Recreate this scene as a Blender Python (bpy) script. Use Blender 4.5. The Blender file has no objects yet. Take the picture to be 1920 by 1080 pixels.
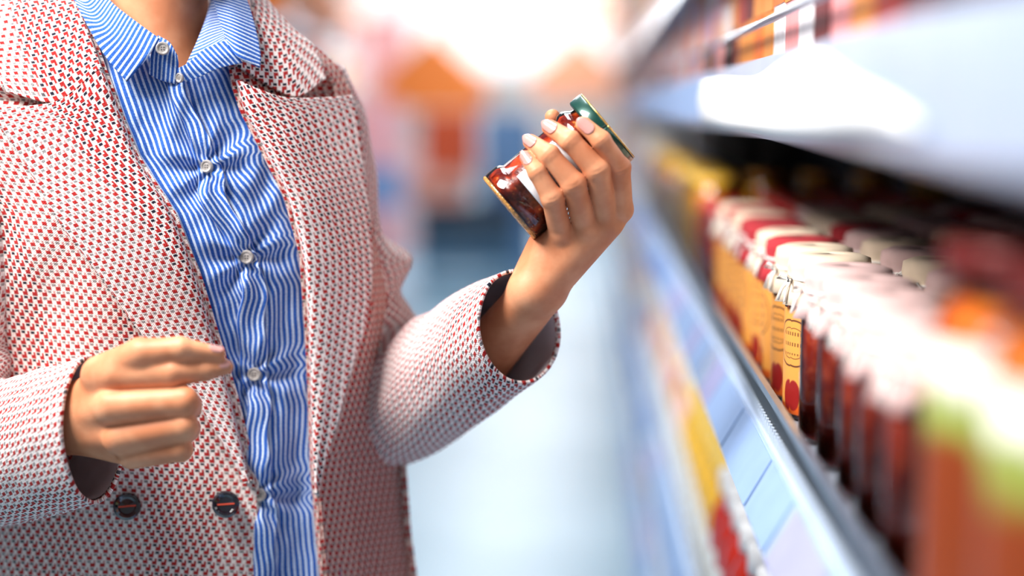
import bpy, math, random
import numpy as np
from mathutils import Vector, Matrix

random.seed(7)
C = bpy.context.scene.collection
PI = math.pi

# ------------------------------------------------------------------ camera
FPX = 2667.0                      # focal length in pixels of the 1920x1080 frame (50 mm)
CAMZ = 1.30
PHI = math.atan(340 / FPX)        # pitch down
PSI = math.atan(140 / FPX * math.cos(PHI))   # yaw left of the aisle
DREF = 1.21                       # depth of the person's shirt front
cam_d = bpy.data.cameras.new('camera')
cam = bpy.data.objects.new('camera', cam_d)
C.objects.link(cam)
cam.location = (0, 0, CAMZ)
cam.rotation_euler = (PI / 2 - PHI, 0, PSI)
cam_d.lens = 50.0
cam_d.sensor_width = 36.0
cam_d.clip_start = 0.02
cam_d.clip_end = 200
cam_d.dof.use_dof = True
cam_d.dof.focus_distance = 1.185
cam_d.dof.aperture_fstop = 1.25
bpy.context.scene.camera = cam

# ------------------------------------------------------------------ world, light, exposure
w = bpy.data.worlds.new('store_air')
bpy.context.scene.world = w
w.use_nodes = True
w.node_tree.nodes['Background'].inputs[0].default_value = (0.92, 0.95, 1.0, 1)
w.node_tree.nodes['Background'].inputs[1].default_value = 0.22
vs = bpy.context.scene.view_settings
vs.view_transform = 'Standard'
vs.look = 'None'
vs.gamma = 1.0
vs.use_curve_mapping = False
vs.exposure = 0.0
cy = bpy.context.scene.cycles
cy.max_bounces, cy.diffuse_bounces, cy.glossy_bounces, cy.transparent_max_bounces = 5, 3, 3, 8


def area(name, loc, size, power, target, col=(1, 1, 1)):
    l = bpy.data.lights.new(name, 'AREA')
    l.shape = 'RECTANGLE'
    l.size, l.size_y = size
    l.energy = power
    l.color = col
    o = bpy.data.objects.new(name, l)
    C.objects.link(o)
    o.location = loc
    o.rotation_euler = (Vector(target) - Vector(loc)).to_track_quat('-Z', 'Y').to_euler()
    return o


area('ceiling_panel_light', (-1.15, 0.50, 2.6), (1.0, 0.8), 114, (-0.25, 1.2, 1.15), (1.0, 0.97, 0.94))
area('ceiling_panel_light', (-0.45, 2.7, 3.2), (0.6, 2.2), 58, (-0.45, 2.7, 0), (0.93, 0.97, 1.0))
area('ceiling_panel_light', (-0.75, 6.0, 3.2), (1.2, 3.0), 40, (-0.75, 6.0, 0), (0.92, 0.97, 1.0))
area('ceiling_panel_light', (-0.75, 11.0, 3.2), (1.2, 4.0), 170, (-0.75, 11.0, 0), (0.95, 0.98, 1.0))
area('ceiling_panel_light', (-0.75, 18.0, 3.2), (1.6, 6.0), 380, (-0.75, 18.0, 0), (0.95, 0.98, 1.0))

# ------------------------------------------------------------------ picture-frame to world mapping
_F0 = np.array([-math.sin(PSI), math.cos(PSI), 0])
_Z = np.array([0, 0, 1.0])
FWD = _F0 * math.cos(PHI) - _Z * math.sin(PHI)
UPV = _F0 * math.sin(PHI) + _Z * math.cos(PHI)
RGT = np.array([math.cos(PSI), math.sin(PSI), 0])
CAM = np.array([0, 0, CAMZ])
PXM = FPX / DREF                   # pixels per metre at DREF (2204)


def Q(P):
    """(px, py, k): k = relief towards the camera in pixel units, upright with the world."""
    P = np.asarray(P, float)
    d = DREF - (P[..., 2] - 0.127 * (P[..., 1] - 300)) / PXM
    return (CAM + FWD * d[..., None]
            + RGT * ((P[..., 0] - 960) / FPX * d)[..., None]
            + UPV * ((540 - P[..., 1]) / FPX * d)[..., None])


# ------------------------------------------------------------------ node helpers
class E:
    def __init__(s, nt, sock): s.nt, s.s = nt, sock
    def _m(s, op, *a):
        n = s.nt.nodes.new('ShaderNodeMath'); n.operation = op
        for i, v in enumerate((s,) + a):
            if isinstance(v, E): s.nt.links.new(v.s, n.inputs[i])
            else: n.inputs[i].default_value = v
        return E(s.nt, n.outputs[0])
    def __add__(s, o): return s._m('ADD', o)
    def __sub__(s, o): return s._m('SUBTRACT', o)
    def __mul__(s, o): return s._m('MULTIPLY', o)
    def __truediv__(s, o): return s._m('DIVIDE', o)
    def floor(s): return s._m('FLOOR')
    def fract(s): return s._m('FRACT')
    def sin(s): return s._m('SINE')
    def abs(s): return s._m('ABSOLUTE')
    def max(s, o): return s._m('MAXIMUM', o)
    def sqrt(s): return s._m('SQRT')
    def step(s, a, b):
        n = s.nt.nodes.new('ShaderNodeMapRange'); n.interpolation_type = 'SMOOTHSTEP'
        s.nt.links.new(s.s, n.inputs[0])
        n.inputs[1].default_value = a; n.inputs[2].default_value = b
        return E(s.nt, n.outputs[0])
    def box(s, a, b, w): return s.step(a - w, a + w) * (s.step(b - w, b + w) * -1.0 + 1.0)


def lin(c):
    return tuple(((v / 12.92) if v <= 0.04045 else ((v + 0.055) / 1.055) ** 2.4) for v in [x / 255 for x in c]) + (1,)


def new_mat(name):
    m = bpy.data.materials.new(name)
    m.use_nodes = True
    b = m.node_tree.nodes['Principled BSDF']
    return m, m.node_tree, b


def mixc(nt, fac, a, b):
    n = nt.nodes.new('ShaderNodeMix'); n.data_type = 'RGBA'
    for i, v in ((0, fac), (6, a), (7, b)):
        if isinstance(v, E): nt.links.new(v.s, n.inputs[i])
        elif hasattr(v, 'is_output') or isinstance(v, bpy.types.NodeSocket): nt.links.new(v, n.inputs[i])
        else: n.inputs[i].default_value = v
    return n.outputs[2]


def uvs(nt):
    t = nt.nodes.new('ShaderNodeTexCoord')
    s = nt.nodes.new('ShaderNodeSeparateXYZ')
    nt.links.new(t.outputs['UV'], s.inputs[0])
    return t, E(nt, s.outputs[0]), E(nt, s.outputs[1])


def noise(nt, coord, scale, detail=2.0):
    n = nt.nodes.new('ShaderNodeTexNoise')
    n.inputs['Scale'].default_value = scale
    n.inputs['Detail'].default_value = detail
    if coord is not None: nt.links.new(coord, n.inputs['Vector'])
    return E(nt, n.outputs[0]), n


def bump(nt, b, h, strength, dist):
    n = nt.nodes.new('ShaderNodeBump')
    n.inputs['Strength'].default_value = strength
    n.inputs['Distance'].default_value = dist
    nt.links.new(h.s, n.inputs['Height'])
    nt.links.new(n.outputs[0], b.inputs['Normal'])


_mats = {}
def plain(name, rgb, rough=0.5, metal=0.0, var=0.12, coat=0.0, scale=30, emit=0.0):
    """A procedural material: base colour with a fine noise variation."""
    if name in _mats: return _mats[name]
    m, nt, b = new_mat(name)
    c = lin(rgb)
    tc = nt.nodes.new('ShaderNodeTexCoord')
    n, _ = noise(nt, tc.outputs['Object'], scale)
    d = tuple(v * (1 - var) for v in c[:3]) + (1,)
    u = tuple(min(1, v * (1 + var * 0.5)) for v in c[:3]) + (1,)
    nt.links.new(mixc(nt, n.step(0.3, 0.7), d, u), b.inputs['Base Color'])
    b.inputs['Roughness'].default_value = rough
    b.inputs['Metallic'].default_value = metal
    b.inputs['Coat Weight'].default_value = coat
    if emit:
        b.inputs['Emission Color'].default_value = c
        b.inputs['Emission Strength'].default_value = emit
    _mats[name] = m
    return m


def tweed(name, rot=0.0, navy=1.0, pu=0.0084, pv=0.0066, shift=0.36, dense=0.0, ground=((230, 216, 212), (252, 246, 243))):
    m, nt, b = new_mat(name)
    tc, u0, v0 = uvs(nt)
    cr, sr = math.cos(rot), math.sin(rot)
    n1, _ = noise(nt, tc.outputs['UV'], 60, 0)
    n2 = n1
    u = (u0 * cr - v0 * sr + (n1 - 0.5) * 0.0022) * (1 / pu)
    v = (u0 * sr + v0 * cr + (n2 - 0.5) * 0.0022) * (1 / pv)
    row = v.floor()
    cu = (u + row * shift).fract()
    cv = v.fract()
    # wide bands of the check: the red float is longer or shorter
    band = ((u * (2 * PI / 15)).sin() * 0.5 + 0.5).step(0.35, 0.65)
    e = 0.05
    red = (cu.box(0.04, 0.54 + dense, e) * cv.box(0.44 - dense, 0.93, e)).max(cu.box(0.04, 0.28, e) * cv.box(0.0, 0.93, e) * (band * 0.35 + 0.65))
    nav = cu.box(0.50, 0.90, e) * cv.box(0.03, 0.38, e) * (band * 0.3 + 0.7) * navy
    thr, _ = noise(nt, tc.outputs['UV'], 900, 0)
    cream = mixc(nt, thr.step(0.3, 0.7), lin(ground[0]), lin(ground[1]))
    redc = mixc(nt, thr.step(0.35, 0.65), lin((150, 22, 26)), lin((190, 44, 40)))
    c1 = mixc(nt, red, cream, redc)
    c2 = mixc(nt, nav, c1, lin((24, 26, 44)))
    nt.links.new(c2, b.inputs['Base Color'])
    b.inputs['Roughness'].default_value = 0.95
    b.inputs['Specular IOR Level'].default_value = 0.15
    b.inputs['Sheen Weight'].default_value = 0.15
    h = red * 0.6 + nav * 0.5 + thr * 0.5 + ((u * (2 * PI * 4)).sin() * (v * (2 * PI * 4)).sin()) * 0.25
    bump(nt, b, h, 0.5, 0.0012)
    return m


def striped(name, rot=0.0, period=0.0052, wob=0.0016):
    m, nt, b = new_mat(name)
    tc, u0, v0 = uvs(nt)
    cr, sr = math.cos(rot), math.sin(rot)
    n1, _ = noise(nt, tc.outputs['UV'], 22, 1)
    n2, _ = noise(nt, tc.outputs['UV'], 700, 2)
    u = (u0 * cr - v0 * sr + (n1 - 0.5) * wob * 2 + (n2 - 0.5) * 0.0005) * (1 / period)
    s = ((u.fract() - 0.5).abs()).step(0.15, 0.24)
    blue = mixc(nt, n2.step(0.3, 0.7), lin((30, 76, 164)), lin((58, 106, 188)))
    white = mixc(nt, n2.step(0.3, 0.7), lin((178, 198, 230)), lin((224, 234, 249)))
    nt.links.new(mixc(nt, s, white, blue), b.inputs['Base Color'])
    b.inputs['Roughness'].default_value = 0.85
    b.inputs['Specular IOR Level'].default_value = 0.2
    bump(nt, b, n2, 0.25, 0.0006)
    return m


def skin_mat():
    m, nt, b = new_mat('skin')
    tc = nt.nodes.new('ShaderNodeTexCoord')
    n, _ = noise(nt, tc.outputs['Object'], 38, 3)
    f, _ = noise(nt, tc.outputs['Object'], 420, 3)
    nt.links.new(mixc(nt, n.step(0.3, 0.72), lin((204, 128, 88)), lin((224, 156, 116))), b.inputs['Base Color'])
    b.inputs['Roughness'].default_value = 0.52
    b.inputs['Specular IOR Level'].default_value = 0.4
    b.inputs['Subsurface Weight'].default_value = 0.05
    b.inputs['Subsurface Radius'].default_value = (0.010, 0.004, 0.002)
    b.inputs['Subsurface Scale'].default_value = 0.6
    bump(nt, b, f * 0.6 + n * 0.4, 0.18, 0.0012)
    return m


def glass_mat(name, tint=(1, 1, 1), gloss=0.9):
    m = bpy.data.materials.new(name)
    m.use_nodes = True
    nt = m.node_tree
    nt.nodes.remove(nt.nodes['Principled BSDF'])
    out = [x for x in nt.nodes if x.type == 'OUTPUT_MATERIAL'][0]
    tr = nt.nodes.new('ShaderNodeBsdfTransparent'); tr.inputs[0].default_value = tint + (1,)
    gl = nt.nodes.new('ShaderNodeBsdfGlossy'); gl.inputs['Roughness'].default_value = 0.03
    gl.inputs[0].default_value = (gloss, gloss, gloss, 1)
    fr = nt.nodes.new('ShaderNodeFresnel'); fr.inputs[0].default_value = 1.5
    mx = nt.nodes.new('ShaderNodeMixShader')
    nt.links.new(fr.outputs[0], mx.inputs[0]); nt.links.new(tr.outputs[0], mx.inputs[1]); nt.links.new(gl.outputs[0], mx.inputs[2])
    nt.links.new(mx.outputs[0], out.inputs[0])
    return m


# ------------------------------------------------------------------ object helpers
def link(name, me, mat=None, parent=None, smooth=True):
    o = bpy.data.objects.new(name, me)
    C.objects.link(o)
    if mat is not None and len(me.materials) == 0: me.materials.append(mat)
    if smooth:
        me.polygons.foreach_set('use_smooth', np.ones(len(me.polygons), bool))
    o.parent = parent
    return o


def mesh(V, F, name='m'):
    me = bpy.data.meshes.new(name)
    me.from_pydata([tuple(v) for v in V], [], [tuple(f) for f in F])
    me.update()
    return me


def thing(name, label, cat, loc=(0, 0, 0), group=None):
    o = bpy.data.objects.new(name, None)
    o.empty_display_size = 0.05
    C.objects.link(o)
    o.location = loc
    return tag(o, label, cat, group)


def tag(o, label, cat=None, group=None, kind=None):
    o['label'] = label
    if cat: o['category'] = cat
    if group: o['group'] = group
    if kind: o['kind'] = kind
    return o


def struct(o):
    o['kind'] = 'structure'
    return o


def box_geo(x0, x1, y0, y1, z0, z1, bev=0.0):
    V = [(x, y, z) for x in (x0, x1) for y in (y0, y1) for z in (z0, z1)]
    F = [(0, 1, 3, 2), (4, 6, 7, 5), (0, 4, 5, 1), (2, 3, 7, 6), (0, 2, 6, 4), (1, 5, 7, 3)]
    return V, F


def join_geo(parts):
    V, F = [], []
    for v, f in parts:
        n = len(V); V += list(v); F += [tuple(i + n for i in q) for q in f]
    return V, F


def box(name, b, mat, parent=None, bev=0.0):
    me = mesh(*box_geo(*b))
    o = link(name, me, mat, parent, smooth=False)
    if bev:
        md = o.modifiers.new('bevel', 'BEVEL'); md.width = bev; md.segments = 2
    return o


def lathe(profile, n=28, wob=None, cap=True):
    """profile: (r, z) list -> V, F with UV-friendly order; axis = local Z."""
    V, F = [], []
    m = len(profile)
    for j, (r, z) in enumerate(profile):
        for i in range(n):
            a = 2 * PI * i / n
            rr = r if wob is None else r + wob(j, a)
            V.append((rr * math.cos(a), rr * math.sin(a), z))
    for j in range(m - 1):
        for i in range(n):
            i2 = (i + 1) % n
            F.append((j * n + i, j * n + i2, (j + 1) * n + i2, (j + 1) * n + i))
    if cap:
        F.append(tuple(range(n))[::-1])
        F.append(tuple((m - 1) * n + i for i in range(n)))
    return V, F


def tube_geo(pts, r, n=8):
    pts = [Vector(p) for p in pts]
    V, F = [], []
    up = Vector((0, 0, 1))
    for i, p in enumerate(pts):
        t = (pts[min(i + 1, len(pts) - 1)] - pts[max(i - 1, 0)]).normalized()
        a = t.cross(up)
        if a.length < 1e-3: a = t.cross(Vector((1, 0, 0)))
        a.normalize(); b_ = t.cross(a)
        rr = r[i] if isinstance(r, (list, tuple)) else r
        for j in range(n):
            q = 2 * PI * j / n
            V.append(p + a * (rr * math.cos(q)) + b_ * (rr * math.sin(q)))
    for i in range(len(pts) - 1):
        for j in range(n):
            F.append((i * n + j, i * n + (j + 1) % n, (i + 1) * n + (j + 1) % n, (i + 1) * n + j))
    F.append(tuple(range(n))[::-1]); F.append(tuple((len(pts) - 1) * n + j for j in range(n)))
    return [tuple(v) for v in V], F


def crom(P, n, axis=0):
    """Catmull-Rom sampling of control points along an axis."""
    P = np.moveaxis(np.asarray(P, float), axis, 0)
    m = len(P)
    E0 = np.concatenate([2 * P[:1] - P[1:2], P, 2 * P[-1:] - P[-2:-1]])
    t = np.linspace(0, m - 1, n)
    i = np.minimum(t.astype(int), m - 2)
    f = (t - i).reshape((-1,) + (1,) * (P.ndim - 1))
    a, b, c, d = E0[i], E0[i + 1], E0[i + 2], E0[i + 3]
    R = 0.5 * (2 * b + (c - a) * f + (2 * a - 5 * b + 4 * c - d) * f ** 2 + (3 * b - a - 3 * c + d) * f ** 3)
    return np.moveaxis(R, 0, axis)


def hash2(ix, iy, seed):
    h = np.sin(ix * 127.1 + iy * 311.7 + seed * 74.7) * 43758.5453
    return h - np.floor(h)


def vnoise(x, y, seed=0):
    ix, iy = np.floor(x), np.floor(y)
    fx, fy = x - ix, y - iy
    fx = fx * fx * (3 - 2 * fx); fy = fy * fy * (3 - 2 * fy)
    a = hash2(ix, iy, seed); b = hash2(ix + 1, iy, seed); c = hash2(ix, iy + 1, seed); d = hash2(ix + 1, iy + 1, seed)
    return (a * (1 - fx) + b * fx) * (1 - fy) + (c * (1 - fx) + d * fx) * fy - 0.5


def sheet(name, G, mat, parent, thick=0.0, closed=False, outward=None, uvref=0, flat_uv=False):
    """G (nv, nu, 3) in frame units -> a cloth mesh with metric UV."""
    G = np.asarray(G)
    nv, nu = G.shape[:2]
    Wp = Q(G)
    du = np.linalg.norm(np.diff(Wp, axis=1), axis=2)
    u = np.concatenate([np.zeros((nv, 1)), np.cumsum(du, axis=1)], axis=1)
    u = u - u[:, uvref:uvref + 1]
    dv = np.linalg.norm(np.diff(Wp, axis=0), axis=2)
    v = np.concatenate([np.zeros((1, nu)), np.cumsum(dv, axis=0)], axis=0)
    v = np.repeat(v.mean(axis=1)[:, None], nu, 1) if not flat_uv else v
    if flat_uv:
        u = G[..., 0] / PXM; v = -G[..., 1] / PXM
    idx = np.arange(nv * nu).reshape(nv, nu)
    F = np.stack([idx[:-1, :-1], idx[:-1, 1:], idx[1:, 1:], idx[1:, :-1]], -1).reshape(-1, 4)
    V = Wp.reshape(-1, 3)
    c = V[F].mean(1)
    nrm = np.cross(V[F[:, 1]] - V[F[:, 0]], V[F[:, 2]] - V[F[:, 1]])
    if outward is None: ref = CAM - c
    else: ref = c - outward(c)
    if (nrm * ref).sum() < 0: F = F[:, ::-1]
    me = bpy.data.meshes.new(name)
    me.from_pydata(V.tolist(), [], F.tolist())
    uvl = me.uv_layers.new(name='UVMap')
    li = np.empty(len(me.loops), int); me.loops.foreach_get('vertex_index', li)
    uv = np.stack([u.reshape(-1)[li], v.reshape(-1)[li]], -1)
    uvl.data.foreach_set('uv', uv.reshape(-1))
    me.update()
    o = link(name, me, mat, parent)
    if thick:
        md = o.modifiers.new('thickness', 'SOLIDIFY'); md.thickness = thick; md.offset = -1
        md.use_quality_normals = True
    return o


def surface_nets(fn, lo, hi, h):
    ax = [np.arange(lo[i], hi[i] + h, h, dtype=np.float32) for i in range(3)]
    X, Y, Zz = np.meshgrid(*ax, indexing='ij')
    S = X.shape
    # coarse pass first, then the fine field only near the surface
    st = 4
    ca = [np.arange(lo[i], ax[i][-1] + st * h, st * h, dtype=np.float32) for i in range(3)]
    cX, cY, cZ = np.meshgrid(*ca, indexing='ij')
    Dc = fn(np.stack([cX.ravel(), cY.ravel(), cZ.ravel()], -1)).reshape(cX.shape)
    D = Dc
    for i in range(3):
        D = np.take(D, np.minimum((np.arange(S[i]) + st // 2) // st, Dc.shape[i] - 1), axis=i)
    D = np.ascontiguousarray(D)
    mk = np.abs(D) < st * h * 1.2 + 6
    D[mk] = fn(np.stack([X[mk], Y[mk], Zz[mk]], -1))
    s = D < 0
    cnt = sum(s[i:S[0] - 1 + i, j:S[1] - 1 + j, k:S[2] - 1 + k].astype(np.int8) for i in (0, 1) for j in (0, 1) for k in (0, 1))
    cell = np.argwhere((cnt > 0) & (cnt < 8))
    acc = np.zeros((len(cell), 3)); num = np.zeros(len(cell))
    cs = [(i, j, k) for i in (0, 1) for j in (0, 1) for k in (0, 1)]
    for a in cs:
        for b in cs:
            if sum(b) - sum(a) == 1 and all(y >= x for x, y in zip(a, b)):
                d0 = D[cell[:, 0] + a[0], cell[:, 1] + a[1], cell[:, 2] + a[2]]
                d1 = D[cell[:, 0] + b[0], cell[:, 1] + b[1], cell[:, 2] + b[2]]
                mk = (d0 < 0) != (d1 < 0)
                t = np.where(mk, d0 / np.where(mk, d0 - d1, 1), 0)
                p = np.array(a) + t[:, None] * (np.array(b) - np.array(a))
                acc += p * mk[:, None]; num += mk
    V = (cell + acc / num[:, None]) * h + np.array(lo)
    cid = -np.ones([n - 1 for n in S], int)
    cid[cell[:, 0], cell[:, 1], cell[:, 2]] = np.arange(len(cell))
    F = []
    for a in range(3):
        b, c = (a + 1) % 3, (a + 2) % 3
        sl0 = [slice(None)] * 3; sl1 = [slice(None)] * 3
        sl0[a] = slice(0, -1); sl1[a] = slice(1, None)
        s0, s1 = s[tuple(sl0)], s[tuple(sl1)]
        e = np.argwhere(s0 != s1)
        e = e[(e[:, b] > 0) & (e[:, c] > 0) & (e[:, b] < S[b] - 1) & (e[:, c] < S[c] - 1)]
        flip = s0[e[:, 0], e[:, 1], e[:, 2]]
        q = []
        for ob, oc in ((-1, -1), (0, -1), (0, 0), (-1, 0)):
            p = e.copy(); p[:, b] += ob; p[:, c] += oc
            q.append(cid[p[:, 0], p[:, 1], p[:, 2]])
        q = np.stack(q, -1)
        q[~flip] = q[~flip][:, ::-1]
        F.append(q)
    F = np.concatenate(F)
    return V, F[(F >= 0).all(1)]


def cone(P, a, b, ra, rb):
    a = np.array(a, np.float32); b = np.array(b, np.float32)
    ba = b - a
    t = np.clip(((P - a) @ ba) / (ba @ ba), 0, 1)
    return np.linalg.norm(P - a - t[:, None] * ba, axis=1) - (ra + (rb - ra) * t)


def ell(P, c, r):
    r = np.array(r, np.float32)
    q = (P - np.array(c, np.float32)) / r
    n = np.linalg.norm(q, axis=1)
    return (n - 1) * r.min() * 1.0


def smin(a, b, k):
    h = np.clip(0.5 + 0.5 * (b - a) / k, 0, 1)
    return b + (a - b) * h - k * h * (1 - h)


def chain(P, pts, k=6):
    d = None
    for (a, ra), (b, rb) in zip(pts[:-1], pts[1:]):
        x = cone(P, a, b, ra, rb)
        d = x if d is None else smin(d, x, k)
    return d


# ------------------------------------------------------------------ materials
SKIN = skin_mat()
NAIL = plain('nail_varnish', (204, 146, 138), 0.22, var=0.05, coat=0.6)
LINING = plain('satin_lining', (222, 214, 222), 0.4, var=0.12)
GLASS = glass_mat('clear_glass')
PLAST = glass_mat('clear_plastic', (0.93, 0.96, 1.0), 0.8)
WHITE = plain('white_plastic', (240, 242, 244), 0.35, var=0.04)
STEEL = plain('brushed_steel', (176, 188, 204), 0.28, 0.9, var=0.1)
SHELF = plain('shelf_enamel', (196, 208, 224), 0.35, 0.1, var=0.06)
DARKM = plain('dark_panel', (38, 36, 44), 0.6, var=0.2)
BLACK = plain('black_plastic', (20, 20, 24), 0.4)

# ------------------------------------------------------------------ the store shell
def floor_mat():
    m, nt, b = new_mat('polished_floor')
    tc = nt.nodes.new('ShaderNodeTexCoord')
    n, _ = noise(nt, tc.outputs['Object'], 1.1, 3)
    nt.links.new(mixc(nt, n.step(0.3, 0.7), lin((112, 146, 166)), lin((142, 172, 190))), b.inputs['Base Color'])
    b.inputs['Roughness'].default_value = 0.4
    return m


struct(box('floor', (-8, 1.0, -4, 27, -0.1, 0), floor_mat()))
struct(box('ceiling', (-8, 8, 2.0, 27, 3.6, 3.7), plain('ceiling_paint', (240, 242, 244), 0.8, var=0.03)))
wall = struct(box('wall_back', (-8, 8, 26.8, 27, 0, 3.6), plain('wall_paint', (246, 236, 232), 0.8, var=0.03)))
LAMPGLOW = plain('lit_panel', (255, 252, 246), 0.5, var=0.0, emit=7.0)
win = struct(box('window_1', (-6.15, 0.5, 26.7, 26.8, 1.9, 3.5), plain('daylit_glass', (255, 248, 246), 0.2, var=0.0, emit=1.05)))
for i in range(-3, 5):
    box('mullion', (-3.3 + i * 0.95 - 0.03, -3.3 + i * 0.95 + 0.03, 26.62, 26.7, 1.9, 3.5), WHITE, win)
n_l = ['nearest', 'second', 'third', 'farthest']
for i, y in enumerate((15, 18.5, 22, 25)):
    t = thing('ceiling_light', '%s white ceiling light panel down the aisle from the camera' % n_l[i], 'light', (-1.2, y, 3.45), 'ceiling lights down the aisle')
    box('housing', (-1.0, 1.0, -0.35, 0.35, 0.03, 0.15), WHITE, t)
    box('diffuser', (-0.95, 0.95, -0.3, 0.3, 0.0, 0.03), LAMPGLOW, t)

# ------------------------------------------------------------------ right-hand gondola shelving
def ext_y(profile, y0, y1):
    """Closed XZ profile extruded along Y."""
    n = len(profile)
    V = [(x, y0, z) for x, z in profile] + [(x, y1, z) for x, z in profile]
    F = [(i, (i + 1) % n, n + (i + 1) % n, n + i) for i in range(n)]
    F += [tuple(range(n))[::-1], tuple(range(n, 2 * n))]
    return V, F


CARD = plain('price_card', (134, 160, 200), 0.5, var=0.05)
EYERAIL = plain('eye_rail_plastic', (150, 164, 188), 0.3, var=0.06)
CARDL = plain('price_card_lilac', (150, 152, 192), 0.5, var=0.05)
CARDB = plain('price_card_blue', (98, 132, 186), 0.5, var=0.05)
CARDW = plain('price_card_white', (250, 250, 250), 0.45, var=0.02)
RAILB = plain('price_rail_plastic', (160, 184, 216), 0.25, var=0.06, coat=0.4)
LEVELS = [('upper', 1.50), ('eye', 1.335), ('jar', 1.038), ('bottle', 0.645), ('low', 0.33), ('base', 0.11)]
bays = [(0.30, 1.62), (1.62, 2.94), (2.94, 4.26), (4.26, 5.58), (5.58, 6.9), (6.9, 8.2)]
nth = ['first', 'second', 'third', 'fourth', 'fifth', 'sixth', 'seventh', 'eighth', 'ninth', 'tenth', 'eleventh', 'twelfth',
       'thirteenth', 'fourteenth', 'fifteenth', 'sixteenth', 'seventeenth', 'eighteenth', 'nineteenth', 'twentieth']
for bi, (y0, y1) in enumerate(bays):
    g = thing('shelf_bay', '%s bay of pale grey metal shelving from the camera, right of aisle' % nth[bi], 'shelf', (0, 0, 0), 'shelf bays right of the aisle')
    y1b = y1 - 0.004
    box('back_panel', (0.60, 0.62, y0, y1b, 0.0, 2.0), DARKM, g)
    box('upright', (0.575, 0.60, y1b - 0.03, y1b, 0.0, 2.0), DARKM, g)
    box('plinth', (0.19, 0.60, y0, y1b, 0.0, 0.085), SHELF, g)
    for nm, z in LEVELS:
        if nm == 'eye':
            d = link('shelf_deck', mesh(*ext_y([(0.156, z), (0.60, z), (0.60, z - 0.022), (0.30, z - 0.03), (0.156, z - 0.03)], y0, y1b)), DARKM if 0 else SHELF, g, False)
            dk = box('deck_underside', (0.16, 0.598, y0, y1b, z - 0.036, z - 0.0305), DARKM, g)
            link('price_rail', mesh(*ext_y([(0.156, z + 0.004), (0.148, z + 0.006), (0.140, z - 0.056), (0.150, z - 0.062), (0.156, z - 0.030)], y0, y1b)), EYERAIL, d, False)
            bar = link('guard_bar', mesh(*tube_geo([(0.152, y0 + 0.01, z + 0.037), (0.152, y1b - 0.03, z + 0.037)], 0.0035)), STEEL, g)
            for k in range(4):
                yy = y1b - 0.035 - (0, 0.028, 1.1, 1.13)[k]
                link('guard_post', mesh(*tube_geo([(0.153, yy, z), (0.153, yy, z + 0.037)], 0.0035)), BLACK, bar)
        else:
            d = link('shelf_deck', mesh(*ext_y([(0.152, z), (0.60, z), (0.60, z - 0.022), (0.152, z - 0.022)], y0, y1b)), SHELF, g, False)
            link('price_rail', mesh(*ext_y([(0.152, z - 0.012), (0.149, z - 0.011), (0.126, z - 0.052), (0.130, z - 0.055), (0.152, z - 0.030)], y0, y1b)), RAILB, d, False)
            f = link('front_lip', mesh(*ext_y([(0.1535, z - 0.012), (0.1565, z - 0.012), (0.1565, z + 0.023), (0.1535, z + 0.023)], y0, y1b)), BLACK if nm == 'jar' else PLAST, d, False)  # jar shelf: black stands in for the shaded gaps between the comb teeth
            link('lip_edge', mesh(*ext_y([(0.1525, z + 0.019), (0.158, z + 0.019), (0.158, z + 0.026), (0.1525, z + 0.026)], y0, y1b)), STEEL, d, False)
            if nm == 'jar' and bi < 2:
                pr = []
                yy = y0 + 0.01
                while yy < y1b - 0.01:
                    pr.append(box_geo(0.1515, 0.1545, yy, yy + 0.0035, z - 0.006, z + 0.004)); yy += 0.0115
                cmb = link('divider_comb', mesh(*join_geo(pr)), SHELF, d, False); cmb['kind'] = 'stuff'
        # price cards in the rails
        if bi < 3 and nm != 'base' and nm != 'upper':
            yy = y0 + 0.02 + random.random() * 0.04
            while yy < y1b - 0.1:
                L = random.uniform(0.04, 0.20)
                if nm == 'eye':
                    if bi > 0:
                        L = min(random.uniform(0.10, 0.2), y1b - 0.01 - yy)
                        P = [(0.1462, z + 0.002), (0.1382, z - 0.052)]
                        P = P + [(P[1][0] - 0.001, P[1][1]), (P[0][0] - 0.001, P[0][1])]
                        link('price_card', mesh(*ext_y(P, yy, yy + L)), CARD, g, False)
                else:
                    P = [(0.1475, z - 0.0135), (0.1262, z - 0.0505)]
                    P = P + [(P[1][0] - 0.001, P[1][1] + 0.001), (P[0][0] - 0.001, P[0][1] + 0.001)]
                    link('price_card', mesh(*ext_y(P, yy, yy + L)), random.choice((CARD, CARD, CARD, CARDL, CARDB)), g, False)
                yy += L + random.uniform(0.004, 0.02)

# loose white paper hanging on the eye-level rail
pt = []
for yy, zt, zb in ((1.64, 0.028, -0.018), (1.44, 0.029, -0.021), (1.20, 0.026, -0.022), (1.0, 0.030, -0.021), (0.836, 0.032, -0.018), (0.74, 0.016, -0.014), (0.66, 0.004, -0.012), (0.60, -0.007, -0.010)):
    pt.append([(yy, CAMZ + zt + (zb - zt) * f, 0.1345 - 0.004 * math.sin(f * PI) - 0.004 * math.sin(yy * 9)) for f in np.linspace(0, 1, 7)])
pg = crom(np.array(pt), 60)
pm = mesh([(x, y, z) for r_ in pg for y, z, x in r_], [(a * 7 + c, a * 7 + c + 1, a * 7 + c + 8, a * 7 + c + 7) for a in range(59) for c in range(6)])
pap = link('paper_sheet', pm, CARDW)
pap.modifiers.new('thickness', 'SOLIDIFY').thickness = 0.0006
tag(pap, 'loose white paper sheet hanging along the upper shelf rail', 'paper')

# ------------------------------------------------------------------ shelf goods
def revolve(name, prof, mat, parent, n=28, wob=None, cap=True):
    return link(name, mesh(*lathe(prof, n, wob, cap)), mat, parent)


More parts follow.
